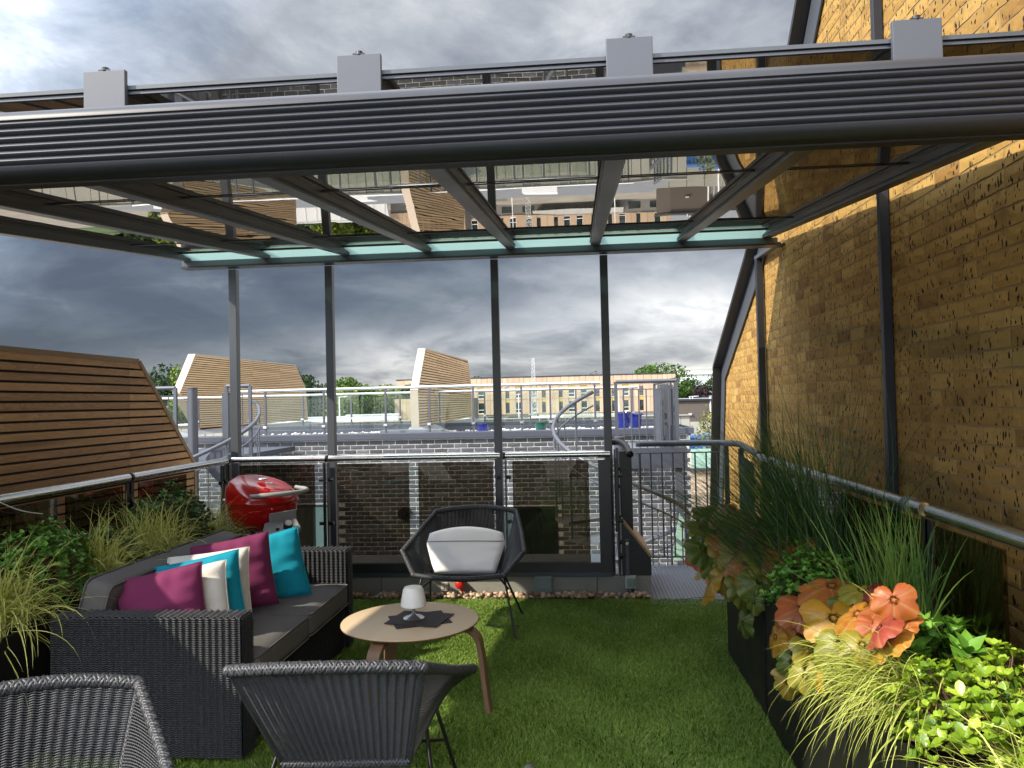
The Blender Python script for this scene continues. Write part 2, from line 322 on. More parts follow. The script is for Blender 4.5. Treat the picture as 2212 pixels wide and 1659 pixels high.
class MB:
    def __init__(s): s.V = []; s.F = []; s.n = 0; s.T = []
    def add(s, V, Fc, tone=.5):
        V = np.asarray(V, float); s.V.append(V); s.F.append([tuple(i + s.n for i in f) for f in Fc]); s.T.append(np.full(len(V), tone)); s.n += len(V); return s
    def box(s, a, b, tone=.5):
        (x0, y0, z0), (x1, y1, z1) = np.minimum(a, b), np.maximum(a, b)
        V = [(x0, y0, z0), (x1, y0, z0), (x1, y1, z0), (x0, y1, z0), (x0, y0, z1), (x1, y0, z1), (x1, y1, z1), (x0, y1, z1)]
        return s.add(V, [(0, 3, 2, 1), (4, 5, 6, 7), (0, 1, 5, 4), (1, 2, 6, 5), (2, 3, 7, 6), (3, 0, 4, 7)], tone)
    def beam(s, p, q, w, h, up=(0, 0, 1), tone=.5):
        p = np.array(p, float); q = np.array(q, float); d = q - p; d /= np.linalg.norm(d)
        x = np.cross(d, up); x /= np.linalg.norm(x); y = np.cross(x, d)
        V = [c + x * sx * w / 2 + y * sy * h / 2 for c in (p, q) for sx, sy in ((-1, -1), (1, -1), (1, 1), (-1, 1))]
        return s.add(V, [(0, 1, 2, 3), (7, 6, 5, 4), (0, 4, 5, 1), (1, 5, 6, 2), (2, 6, 7, 3), (3, 7, 4, 0)], tone)
    def prism(s, poly, d, tone=.5):
        n = len(poly); P = np.array(poly, float); V = np.vstack([P, P + np.array(d, float)])
        return s.add(V, [tuple(range(n))[::-1], tuple(range(n, 2 * n))] + [(i, (i + 1) % n, (i + 1) % n + n, i + n) for i in range(n)], tone)
    def tube(s, path, r, n=8, closed=False, tone=.5, caps=True):
        P = np.array(path, float); m = len(P); r = np.broadcast_to(r, (m,))
        T = np.gradient(P, axis=0) if not closed else (np.roll(P, -1, 0) - np.roll(P, 1, 0))
        T /= np.linalg.norm(T, axis=1)[:, None] + 1e-9
        up = np.array([0, 0, 1.]) if abs(T[0][2]) < .9 else np.array([0, 1., 0])
        V = []; x = np.cross(T[0], up)
        for i in range(m):
            x = x - T[i] * (x @ T[i]); x /= np.linalg.norm(x) + 1e-9; y = np.cross(T[i], x)
            for k in range(n):
                a = 2 * PI * k / n; V.append(P[i] + r[i] * (x * math.cos(a) + y * math.sin(a)))
        Fc = [(i * n + k, i * n + (k + 1) % n, ((i + 1) % m) * n + (k + 1) % n, ((i + 1) % m) * n + k) for i in range(m if closed else m - 1) for k in range(n)]
        if not closed and caps: Fc += [tuple(range(n))[::-1], tuple((m - 1) * n + k for k in range(n))]
        return s.add(V, Fc, tone)
    def lathe(s, prof, c=(0, 0, 0), n=24, tone=.5, sx=1., sy=1.):
        m = len(prof); V = [(c[0] + r * sx * math.cos(2 * PI * k / n), c[1] + r * sy * math.sin(2 * PI * k / n), c[2] + z) for r, z in prof for k in range(n)]
        Fc = [(i * n + k, i * n + (k + 1) % n, (i + 1) * n + (k + 1) % n, (i + 1) * n + k) for i in range(m - 1) for k in range(n)]
        if prof[0][0] > 1e-4: Fc.append(tuple(range(n))[::-1])
        if prof[-1][0] > 1e-4: Fc.append(tuple((m - 1) * n + k for k in range(n)))
        return s.add(V, Fc, tone)
    def ell(s, c, r, n=10, m=7, tone=.5, R=None):
        prof = [(max(1e-5, math.sin(PI * i / m)), -math.cos(PI * i / m)) for i in range(m + 1)]
        b = MB().lathe(prof, n=n); V = b.V[0] * np.array(r)
        if R is not None: V = V @ np.array(R).T
        return s.add(V + np.array(c), b.F[0], tone)
    def build(s, name, m, parent=None, smooth=False, bevel=0., local=False, kind=None, label=None):
        V = np.vstack(s.V); 
        if parent is not None and not local: V = V - np.array(rootloc(parent))
        me = bpy.data.meshes.new(name); me.from_pydata([tuple(v) for v in V], [], [f for g in s.F for f in g])
        a = me.attributes.new('tone', 'FLOAT', 'POINT'); a.data.foreach_set('value', np.concatenate(s.T).astype(np.float32))
        me.update(); o = link(name, me, m, parent)
        if smooth:
            me.polygons.foreach_set('use_smooth', np.ones(len(me.polygons), bool))
            if smooth != 'all':
                me.set_sharp_from_angle(angle=math.radians(38))
        if bevel:
            md = o.modifiers.new('bevel', 'BEVEL'); md.width = bevel; md.segments = 2; md.limit_method = 'ANGLE'; md.angle_limit = math.radians(40)
        if kind: o['kind'] = kind
        if label: o['label'] = label
        return o
def tag(o, label=None, cat=None, group=None, kind=None):
    if label: o['label'] = label
    if cat: o['category'] = cat
    if group: o['group'] = group
    if kind: o['kind'] = kind
    return o
def thing(name, label, cat, loc=(0, 0, 0), group=None, rz=0.):
    o = bpy.data.objects.new(name, None); COL.objects.link(o); o.location = tuple(float(x) for x in loc); o.rotation_euler = (0, 0, rz); o.empty_display_size = .1
    return tag(o, label, cat, group)
def copy_thing(root, loc, rz, label, group=None):
    r = root.copy(); COL.objects.link(r); r.location = loc; r.rotation_euler = (0, 0, rz); r['label'] = label
    for ch in root.children:
        c = ch.copy(); COL.objects.link(c); c.parent = r
        for g in ch.children:
            d = g.copy(); COL.objects.link(d); d.parent = c
    return r
def rotz(a): c, s = math.cos(a), math.sin(a); return np.array([[c, -s, 0], [s, c, 0], [0, 0, 1]])
def arc(pts, n=8):
    """smooth a polyline (Catmull-Rom)"""
    P = [np.array(p, float) for p in pts]; P = [2 * P[0] - P[1]] + P + [2 * P[-1] - P[-2]]; out = []
    for i in range(1, len(P) - 2):
        for k in range(n):
            t = k / n; a, b, c, d = P[i - 1:i + 3]
            out.append(.5 * (2 * b + (c - a) * t + (2 * a - 5 * b + 4 * c - d) * t * t + (3 * b - a - 3 * c + d) * t ** 3))
    return out + [P[-2]]

# ================================================================ GROUND AND FAR SETTING
MB().box((-400, -60, -3.5), (400, 500, -3.3)).build('ground', 'yard', kind='structure')
MB().box((-300, 170, -3.29), (300, 450, -3.2)).build('grassland', 'far_grass', kind='structure')
MB().box((-90, 62, -3.296), (14, 84, -3.27)).build('road', 'asphalt', kind='structure')
MB().box((-9, 6.75, -3.2), (9, 12.95, -2.9)).build('courtyard', 'paving', kind='structure')

# ---------------------------------------------------------------- bricks
def brick_mesh(name, Lx, Hz, rough, tone, seed, m):
    r = np.random.default_rng(seed); nx, nz = 4, 2
    V = []
    for j in range(nz + 1):
        for i in range(nx + 1):
            x = (i / nx - .5) * Lx; z = (j / nz - .5) * Hz; edge = i in (0, nx) or j in (0, nz)
            x += r.uniform(-1, 1) * .0028 * (1 if i in (0, nx) else 3); z += r.uniform(-1, 1) * .0026
            V.append((x, r.uniform(-1, 1) * rough * .5 - (0 if edge else .0008 + rough * .5), z))
    nf = len(V); ring = [i for i in range(nx + 1)] + [(nx + 1) * j + nx for j in range(1, nz + 1)] + [(nx + 1) * nz + i for i in range(nx - 1, -1, -1)] + [(nx + 1) * j for j in range(nz - 1, 0, -1)]
    for i in ring: V.append((V[i][0] * .99, .06, V[i][2]))
    Q = [(j * (nx + 1) + i, j * (nx + 1) + i + 1, (j + 1) * (nx + 1) + i + 1, (j + 1) * (nx + 1) + i) for j in range(nz) for i in range(nx)]
    k = len(ring); Q += [(ring[a], nf + a, nf + (a + 1) % k, ring[(a + 1) % k]) for a in range(k)]
    return np.array(V), np.array(Q), tone
def brick_field(parent, slots, frame, Lx, rough, m, tones, seen, seed, nvar=18, keep=300, half=None):
    """slots: (s, z, length) along the wall; frame maps local x,y,z; the nearest seen ones are objects, the others one joined part"""
    o0, ex, ey = frame; base = np.array(rootloc(parent))
    lens = sorted(set(round(s[2], 3) for s in slots)); var = {}
    for l in lens:
        for k in range(nvar): var[l, k] = brick_mesh('brick', l, .065, rough, tones[k % len(tones)], seed * 1000 + int(l * 1000) + k, m)
    R = random.Random(seed); pos = []
    for s, z, l in slots:
        c = np.array(o0) + np.array(ex) * s + np.array([0, 0, z]); pos.append(c)
    dist = [np.linalg.norm(c - CAM) + (0 if seen(c) else 1e4) for c in pos]; order = np.argsort(dist)
    meshes = {}; VV, QQ, TT, n = [], [], [], 0
    Rm = np.column_stack([ex, ey, (0, 0, 1)])
    for rank, i in enumerate(order):
        s, z, l = slots[i]; key = (round(l, 3), R.randrange(nvar)); V, Q, t = var[key]
        if rank < keep and dist[i] < 1e4:
            if key not in meshes:
                me = mesh_np('brick', V, [Q], t); me.materials.append(MATS[m]); meshes[key] = me
            o = bpy.data.objects.new('brick', meshes[key]); COL.objects.link(o); o.parent = parent
            mm = Matrix.Identity(4)
            for a in range(3):
                for b in range(3): mm[a][b] = Rm[a][b]
                mm[a][3] = pos[i][a] - base[a]
            o.matrix_local = mm
        else:
            VV.append(V @ Rm.T + pos[i] - base); QQ.append(Q + n); TT.append(np.full(len(V), t)); n += len(V)
    if VV:
        me = mesh_np('bricks', np.vstack(VV), [np.vstack(QQ)], np.concatenate(TT))
        o = link('bricks', me, m, parent); o['kind'] = 'stuff'
def infr(c, pad=0):
    if (c - CAM) @ fw < .1: return False
    u, v = proj(c); return -pad < u < 2212 + pad and -pad < v < 1659 + pad

# yellow brick gable wall on the right
XW = 1.60
bw = thing('brick_wall', 'tall speckled yellow brick gable wall rising beside the right-hand planters', 'wall', (XW, 5, 0))
GY = [(8.72, 1.87), (6.92, 2.78), (5.35, 3.95), (3.6, 5.6)]          # sloping edge (Y, Z)
def gable(y, z, d=0.):
    y = y + d
    if z < 1.87: return y < 8.72 + (1.87 - z) * .42
    for (a, b), (c, e) in zip(GY, GY[1:]):
        if b <= z <= e: return y < a + (c - a) * (z - b) / (e - b)
    return False
MB().prism([(XW + .0005, 0.2, -1.2), (XW + .0005, 9.95, -1.2), (XW + .0005, 8.72, 1.87), (XW + .0005, 6.92, 2.78), (XW + .0005, 5.35, 3.95), (XW + .0005, 3.7, 5.5), (XW + .0005, .2, 5.5)], (.22, 0, 0)).build('mortar_bed', 'mortar_tan', bw)
sl = []
for r in range(int((5.4 + 1.2) / .0745)):
    z = -1.2 + .037 + r * .0745; y = .3 + (r % 2) * .112
    k = 0
    while y < 9.9:
        l = .215 if random.random() > .10 else .103
        if gable(y + l / 2, z, .1): sl.append((y + l / 2, z, l))
        y += l + .011; k += 1
TT = [.5, .42, .58, .42, .64, .47, .53, .60, .36, .45, .55, .40, .72, .60, .24, .5, .48, .56]
brick_field(bw, sl, ((XW - .0015, 0, 0), (0, 1, 0), (1, 0, 0)), .215, .0022, 'brick_tan', TT, infr, 3)
fl = MB()
P3 = [np.array([XW, y, z]) for y, z in [(9.6, -1.2), (8.72, 1.87), (6.92, 2.78), (5.35, 3.95), (3.6, 5.6)]]
nrm = [np.array([0, -.96, -.28]), np.array([0, -.62, -.62]), np.array([0, -.5, -.8]), np.array([0, -.6, -.75]), np.array([0, -.68, -.73])]
for a, b, na, nb in zip(P3, P3[1:], nrm, nrm[1:]):
    fl.prism([a + (-.012, 0, 0), b + (-.012, 0, 0), b + nb * .22 + (-.012, 0, 0), a + na * .22 + (-.012, 0, 0)], (-.012, 0, 0))
fl.build('flashing', 'frame_grey', bw)
cp = MB()
for a, b in zip(P3, P3[1:]): cp.beam(a + (.1, .03, .02), b + (.1, .03, .02), .30, .07, up=(1, 0, 0)).beam(a + (-.06, .04, .01), b + (-.06, .04, .01), .04, .11, up=(1, 0, 0))
cp.build('edge_trim', 'dark_frame', bw)

# dark brick building across the courtyard
YB = 13.0
db = thing('brick_building', 'dark grey brick building with pale joints across the courtyard, gravel on its roof', 'building', (-2, YB, -3))
wins = [(-5.5, -4.2, -2.9, -.16), (-1.35, -.42, -2.9, -.23), (-3.45, -2.9, -2.9, -1.35)]
sl = []
for r in range(54):
    z = -3 + .04 + r * .0754; x = -6.9 + (r % 2) * .113
    while x < 1.72:
        l = min(.216, 1.78 - x)
        if l > .06 and not any(a - .02 < x + l / 2 < b + .02 and c < z < d + .03 for a, b, c, d in wins) and z < .93: sl.append((x + l / 2, z, .216 if l > .2 else .1))
        x += .2265
brick_field(db, sl, ((0, YB - .002, 0), (1, 0, 0), (0, 1, 0)), .216, .0035, 'brick_dark', [.5, .35, .6, .3, .45, .75, .55, .4, .9, .5, .25, .65, .5, .82, .4, .58, .33, .7], lambda c: infr(c) and c[2] > -1.6, 5)
mb = MB(); mb.box((-7, YB + .0005, -3), (1.78, YB + .3, .95)); mb.box((-7, YB + .3, -3), (1.78, 16.2, .90)); mb.build('wall_core', 'mortar_pale', db)
# brick return on the right corner
sl = []
for r in range(54):
    z = -3 + .04 + r * .0754; y = .11 + (r % 2) * .11
    while y < 3.1: sl.append((y, z, .216)); y += .2265
brick_field(db, sl, ((1.785, YB, 0), (0, 1, 0), (-1, 0, 0)), .216, .0035, 'brick_dark', [.5, .35, .6, .3, .45], lambda c: False, 6)
MB().box((-7.1, YB - .07, .945), (1.86, YB + .33, 1.045)).build('coping', 'coping', db, bevel=.006)
MB().box((-7.1, 16.1, .86), (1.86, 16.35, 1.12)).box((-7.1, 15.98, .88), (1.8, 16.1, 1.04)).build('rear_parapet', 'coping', db, bevel=.006)
MB().box((1.55, YB + .33, .9), (1.86, 16.1, 1.045)).build('side_parapet', 'coping', db)
MB().box((-1.2, 13.5, .90), (1.5, 16, .925)).build('green_roof_bed', 'turf_base', db)
for a, b, c, d in wins:
    w = MB().box((a, YB - .01, c), (b, YB + .03, c + .05)).box((a, YB - .01, d - .05), (b, YB + .03, d)).box((a, YB - .01, c + .05), (a + .05, YB + .03, d - .05)).box((b - .05, YB - .01, c + .05), (b, YB + .03, d - .05)).build('window', 'dark_frame', db)
    MB().box((a + .05, YB + .0, c + .05), (b - .05, YB + .0085, d - .05)).build('pane', 'win_dark', w)
MB().box((-4.62, YB - .05, -1.5), (-4.25, YB - .02, -.2)).build('blind', 'teal_blind', db); MB().box((-1.34, YB - .05, -1.5), (-1.13, YB - .02, -.26)).build('blind', 'teal_blind', db)
for x, z in ((-3.02, -.32), (-2.0, -.32)):
    MB().tube([(x, YB - .02, z), (x, YB - .09, z)], .11, 14).tube([(x, YB - .09, z), (x, YB - .13, z)], .05, 12).build('wall_light', 'black_metal', db, smooth=True)
MB().box((-5.0, 14.05, .9), (-2.95, 14.35, 1.0)).box((-3.55, 13.42, .9), (-2.45, 13.75, 1.08)).build('roof_hatch', 'lead', db)
# pebbles and grass on that roof
def scatter_pebbles(name, area, n, rad, m, z0, seed, layers=.02):
    r = np.random.default_rng(seed); b = MB().ell((0, 0, 0), (1, 1, 1), 6, 4); V0 = b.V[0]; F3 = [np.array([f for f in b.F[0] if len(f) == 4])]
    VV, QQ, TT = [], [], []
    for i in range(n):
        a = area(r); s = rad * r.uniform(.6, 1.35, 3) * (1, 1, .7); A = rotz(r.uniform(0, 6.3))
        VV.append(V0 * s @ A.T + (a[0], a[1], z0 + s[2] * .8 + r.uniform(0, layers))); QQ.append(F3[0] + i * len(V0)); TT.append(np.full(len(V0), r.uniform(0, 1)))
    return mesh_np(name, np.vstack(VV), [np.vstack(QQ)], np.concatenate(TT), smooth=True)
wp = link('roof_pebbles', scatter_pebbles('pebbles', lambda r: (r.uniform(-6.5, 1.5) if r.random() > .35 else r.uniform(-1.4, 1.5), 13.36 + r.random() ** 1.5 * 2.3), 2600, .030, 'white_pebble', .925, 4, .04), 'white_pebble')
tag(wp, 'white pebbles spread over the flat roof of the dark brick building', 'pebbles', kind='stuff')
def blades(name, x0, x1, y0, y1, n, h, w, z0, m, seed, lean=.5, tint=.0):
    r = np.random.default_rng(seed); x = r.uniform(x0, x1, n); y = r.uniform(y0, y1, n)
    a = r.uniform(0, 2 * PI, n); hh = h * r.uniform(.6, 1.2, n); la = r.uniform(0, 2 * PI, n); ll = lean * hh * r.uniform(.3, 1.3, n)
    # tufts lean together
    fx = np.sin(x * 9 + np.sin(y * 7) * 2) ; fy = np.cos(y * 8 + np.sin(x * 6) * 2)
    lx = np.cos(la) * ll + fx * hh * .28; ly = np.sin(la) * ll + fy * hh * .28
    wx = np.cos(a) * w / 2; wy = np.sin(a) * w / 2
    V = np.empty((n, 5, 3)); V[:, 0] = np.stack([x - wx, y - wy, np.full(n, z0)], 1); V[:, 1] = np.stack([x + wx, y + wy, np.full(n, z0)], 1)
    V[:, 2] = np.stack([x + wx * .8 + lx * .35, y + wy * .8 + ly * .35, z0 + hh * .6], 1); V[:, 3] = np.stack([x - wx * .8 + lx * .35, y - wy * .8 + ly * .35, z0 + hh * .6], 1)
    V[:, 4] = np.stack([x + lx, y + ly, z0 + hh * .95], 1)
    i = np.arange(n)[:, None] * 5
    pt = .5 + .10 * np.sin(x * .9 + 2) * np.sin(y * 1.1) + .16 * np.sin(x * 2.1 + 1) * np.cos(y * 1.7) + .10 * np.sin(x * 5.3) * np.sin(y * 4.4)
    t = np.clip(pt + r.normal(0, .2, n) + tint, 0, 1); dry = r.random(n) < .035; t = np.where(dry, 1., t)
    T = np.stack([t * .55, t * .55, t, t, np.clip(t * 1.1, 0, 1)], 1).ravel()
    o = link(name, mesh_np(name, V.reshape(-1, 3), [i + [0, 1, 2, 3], i + [3, 2, 4]], T), m); return o
tag(blades('roof_grass', -.5, 1.2, 13.4, 14.4, 9000, .09, .006, .92, 'turf_blade', 9), 'bright grass patch among white pebbles on the brick building roof', 'grass', kind='stuff')

# ================================================================ TERRACE
MB().box((-3.2, -3, -.3), (1.56, 6.13, -.004)).box((-3.2, -3, -3.2), (1.56, 6.1, -.3)).build('terrace_floor', 'turf_base', kind='structure')
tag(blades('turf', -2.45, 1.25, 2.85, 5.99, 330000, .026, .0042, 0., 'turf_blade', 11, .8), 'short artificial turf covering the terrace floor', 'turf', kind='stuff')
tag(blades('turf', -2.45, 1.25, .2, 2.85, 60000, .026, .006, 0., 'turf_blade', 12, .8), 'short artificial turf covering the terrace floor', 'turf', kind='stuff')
g = link('gravel', scatter_pebbles('gravel', lambda r: (r.uniform(-2.3, .5) if r.random() > .0 else 0, 6.02 + r.random() * .09), 420, .021, 'pebble', 0., 5, .03), 'pebble')
tag(g, 'row of brown pebbles between the turf and the concrete upstand', 'pebbles', kind='stuff')
pl = thing('low_wall', 'low concrete upstand under the back glass balustrade', 'wall', (-1.2, 6.2, 0))
xs = [-2.9, -2.2, -1.63, -.98, -.33, .10, .52]
for a, b in zip(xs, xs[1:]): MB().box((a + .002, 6.125, -.02), (b - .002, 6.42, .158)).build('block', 'concrete', pl, bevel=.003)
MB().box((-2.9, 6.10, .160), (.22, 6.16, .20)).build('base_rail', 'frame_grey', pl, bevel=.003)
MB().box((-2.9, 6.165, .160), (.22, 6.75, .21)).build('roof_edge', 'lead', pl)

def u_box(name, x, z, w, h, d, m1, m2, label, cat, y=6.125):
    t = thing(name, label, cat, (x, y, z))
    MB().box((x - w / 2, y - d, z), (x + w / 2, y, z + h)).build('back_box', m1, t, bevel=.006)
    return t
t = u_box('junction_box', -.345 + .02, .045, .155, .125, .06, 'box_grey', 'box_grey', 'wide slate grey weatherproof box low on the concrete upstand, right of the white-cushioned chair', 'junction box')
MB().box((-.345 - .045, 6.125 - .078, .075), (-.345 + .088, 6.125 - .062, .165)).build('lid', 'box_grey', t, bevel=.006)
MB().box((-.345 - .035, 6.125 - .05, .0), (-.345 + .075, 6.125, .043)).build('cable_entry', 'box_grey', t, bevel=.004)
t = u_box('switch_box', .36, .07, .086, .098, .04, 'box_pale', 'box_pale', 'pale green square switch box at the right end of the upstand', 'switch box')
MB().box((.328, 6.125 - .055, .085), (.392, 6.125 - .042, .155)).build('cover', 'box_grey', t, bevel=.008)
MB().tube(arc([(.372, 6.10, .068), (.366, 6.09, .03), (.348, 6.07, .002)]), .011, 8).build('cable', 'black_rubber', t, smooth=True)
t = u_box('wall_socket', -1.115, .045, .058, .07, .012, 'socket_white', 'socket_white', 'small off-white socket plate on the upstand beneath the cushioned chair', 'socket')
MB().box((-1.132, 6.108, .06), (-1.118, 6.1125, .10)).box((-1.112, 6.108, .06), (-1.098, 6.1125, .10)).build('switch', 'socket_white', t, bevel=.001)
t = thing('garden_tap', 'bright red round outlet on the upstand under the cushioned chair', 'tap', (-.985, 6.1, .05))
MB().tube([(-.985, 6.12, .115), (-.985, 6.06, .11)], .036, 16).ell((-.985, 6.055, .11), (.034, .015, .034)).build('bulb', 'red_plastic', t, smooth=True)
MB().tube([(-.975, 6.09, .09), (-.97, 6.09, .03)], .013, 8).build('spout', 'red_plastic', t, smooth=True)

# ---------------------------------------------------------------- balustrades of the terrace
def rail_posts(t, pts, d, z0=.2, z1=1.085):
    """flat twin-plate posts with glass clamps; d = direction along the rail"""
    d = np.array(d, float); n = np.array([-d[1], d[0], 0])
    for p in pts:
        p = np.array([p[0], p[1], 0.])
        b = MB()
        for s in (-1, 1): b.beam(p + d * s * .016 + (0, 0, z0), p + d * s * .016 + (0, 0, z1), .010, .05, up=tuple(d) if abs(d[0]) < .5 else (0, 1, 0))
        po = b.build('post', 'dark_frame', t)
        for s in (-1, 1):
            for z in (.33, .60, .95):
                MB().tube([p + d * s * .02 + (0, 0, z), p + d * s * .058 + (0, 0, z)], .016, 10).build('clamp', 'black_metal', po, smooth=True)
        MB().beam(p + (0, 0, z1 - .005), p + (0, 0, z1 + .03), .012, .03).build('bracket', 'steel', po)
BZ = 1.12
bb = thing('glass_balustrade', 'steel-railed dark glass balustrade along the back edge of the terrace', 'balustrade', (-1.3, 6.08, .2))
YR = 6.08
rail_posts(bb, [(-2.875, YR), (-2.055, YR), (-.615, YR), (.255, YR)], (1, 0, 0))
for a, b in ((-2.83, -2.06 + .02), (-2.02, -.63), (-.59, .235)):
    MB().tube([(a - .01, YR, BZ), (b - .012, YR, BZ)], .025, 20).build('handrail', 'steel', bb, smooth=True)
for x in (-2.05, -.61): MB().tube([(x - .008, YR, BZ), (x + .008, YR, BZ)], .0285, 16).build('rail_joint', 'black_metal', bb, smooth=True)
for a, b in ((-2.78, -2.15), (-1.965, -1.375), (-1.30, -.70), (-.545, .055)):
    MB().box((a, YR - .006, .225), (b, YR + .006, 1.075)).build('glass_pane', 'dark_glass', bb)
for a, b in ((-2.148, -2.09), (-1.373, -1.302), (.057, .125)):
    MB().box((a, YR + .002, .225), (b, YR + .012, 1.075)).build('glass_strip', 'clear_glass', bb)
MB().box((.128, YR - .02, .20), (.222, YR + .03, 1.075)).build('end_panel', 'dark_frame', bb)
MB().box((-2.86, YR - .018, .205), (.127, YR + .024, .275)).build('bottom_channel', 'dark_frame', bb)

lb = thing('glass_balustrade', 'dark glass balustrade with thick steel rail along the left edge', 'balustrade', (-2.865, 4, .2))
XL = -2.865
rail_posts(lb, [(XL, 4.68), (XL, 5.97), (XL, 3.0), (XL, 1.4)], (0, 1, 0))
for a, b in ((-2.5, 1.37), (1.43, 2.97), (3.03, 4.66), (4.70, 6.03)): MB().tube([(XL, a, BZ), (XL, b, BZ)], .027, 20).build('handrail', 'steel', lb, smooth=True)
MB().tube([(XL, 4.67, BZ), (XL, 4.69, BZ)], .0305, 16).build('rail_joint', 'black_metal', lb, smooth=True)
MB().ell((XL, 6.04, BZ), (.036, .036, .036), 14, 8).build('rail_end', 'frame_grey', lb, smooth='all')
for a, b in ((1.5, 2.93), (3.07, 3.99), (4.07, 4.60), (4.78, 5.38)): MB().box((XL - .006, a, .22), (XL + .006, b, 1.075)).build('glass_pane', 'dark_glass', lb)
MB().box((XL - .008, 5.40, .22), (XL + .004, 5.90, 1.075)).build('glass_strip', 'clear_glass', lb)
MB().box((XL - .03, -2, .0), (XL + .03, 6.0, .21)).build('base_rail', 'dark_frame', lb)

XR = 1.245
rb = thing('glass_balustrade', 'dark glass balustrade with steel rail between the right planters and the yellow brick wall', 'balustrade', (XR, 4, .2))
rail_posts(rb, [(XR, 2.93), (XR, 4.3), (XR, 5.35)], (0, 1, 0))
for a, b in ((-2.5, 2.9), (2.95, 4.28), (4.32, 5.55)): MB().tube([(XR, a, BZ), (XR, b, BZ)], .0245, 20).build('handrail', 'steel', rb, smooth=True)
MB().tube([(XR, 3.06, BZ), (XR, 3.10, BZ)], .031, 16).build('rail_joint', 'rail_grey', rb, smooth=True)
for a, b in ((.5, 2.30), (2.42, 2.86), (3.0, 4.24), (4.36, 5.3)): MB().box((XR - .006, a, .22), (XR + .006, b, 1.075)).build('glass_pane', 'dark_glass', rb)
MB().box((XR - .03, -2, .0), (XR + .03, 5.5, .21)).build('base_rail', 'dark_frame', rb)

# ---------------------------------------------------------------- access landing with its guard rail
pt = thing('access_platform', 'grey chequer plate platform at the end of the turf leading to the spiral stair', 'platform', (.8, 6.5, 0))
MB().box((.50, 5.84, -.05), (1.5, 7.2, .012)).build('plate', 'chequer', pt)
b = MB()
for j in range(46):
    for i in range(34):
        x = .525 + i * .029; y = 5.86 + j * .029; a = .55 if (i + j) % 2 else -.55
        d = np.array([math.cos(a), math.sin(a), 0]) * .011; n = np.array([-math.sin(a), math.cos(a), 0]) * .0035
        p = np.array([x, y, .0122]); b.add([p - d, p + n, p + d, p - n, p + (0, 0, .004)], [(0, 3, 4), (3, 2, 4), (2, 1, 4), (1, 0, 4)])
b.build('tread_pattern', 'chequer', pt, kind='stuff')
MB().prism([(.30, 6.14, .16), (.525, 6.14, .16), (.525, 6.14, .29), (.31, 6.14, .57), (.30, 6.14, .57)], (0, .75, 0)).build('side_cheek', 'dark_frame', pt)
MB().beam((.308, 6.5, .585), (.530, 6.5, .298), .72, .016, up=(0, 1, 0) if False else (.6, 0, .8)).build('cheek_capping', 'cedar_cap', pt)
gr = thing('guard_railing', 'dark grey guard rail with thin bars round the chequer plate platform', 'railing', (1, 7.15, 0))
rp = arc([(.50, 7.15, 1.13), (.8, 7.15, 1.13), (1.18, 7.13, 1.13), (1.34, 6.98, 1.13), (1.36, 6.7, 1.13), (1.30, 6.1, 1.13), (1.25, 5.56, 1.13)], 6)
MB().tube(rp, .027, 14).build('handrail', 'rail_grey', gr, smooth='all')
MB().beam((.5, 7.15, 1.045), (1.25, 7.15, 1.045), .03, .010).build('top_bar', 'rail_grey', gr)
MB().beam((.5, 7.15, .10), (1.36, 7.15, .10), .03, .012).build('bottom_bar', 'rail_grey', gr)
for i in range(8): 
    x = .53 + i * .1
    MB().tube([(x, 7.15, .1), (x, 7.15, 1.045)], .0075 if i else .0125, 7).build('bar', 'frame_grey', gr)
for x, y in ((1.30, 7.10), (1.36, 6.75)): MB().box((x - .02, y - .02, -.05), (x + .02, y + .02, 1.1)).build('post', 'frame_grey', gr)
for i in range(8):
    y = 6.6 - i * .105; MB().tube([(1.335 - i * .01, y, .1), (1.335 - i * .01, y, 1.05)], .0075, 6).build('bar', 'frame_grey', gr)
gp = thing('gate_post', 'thick dark steel gate post beside the back balustrade end', 'post', (.35, 6.3, 0))
MB().box((.305, 6.33, .16), (.405, 6.43, 1.12)).build('column', 'dark_frame', gp, bevel=.004)
MB().box((.272, 6.16, .02), (.292, 6.20, 1.16)).box((.255, 6.14, .5), (.268, 6.18, 1.15)).build('latch_bar', 'frame_grey', gp)
MB().tube(arc([(.22, 6.45, 1.19), (.30, 6.43, 1.19), (.355, 6.36, 1.17), (.385, 6.16, 1.105)]), .027, 12).build('handrail_stub', 'black_metal', gp, smooth='all')
for z in (.30, .42, .62, .86, 1.0): MB().tube([(.285, 6.15, z), (.302, 6.15, z)], .017, 10).build('knob', 'black_metal', gp, smooth=True)
MB().box((.325, 6.10, .0), (.352, 6.115, .45)).build('flat_bar', 'rail_grey', gp); MB().tube([(.338, 6.098, .42), (.338, 6.085, .42)], .012, 8).build('bolt', 'steel', gp)

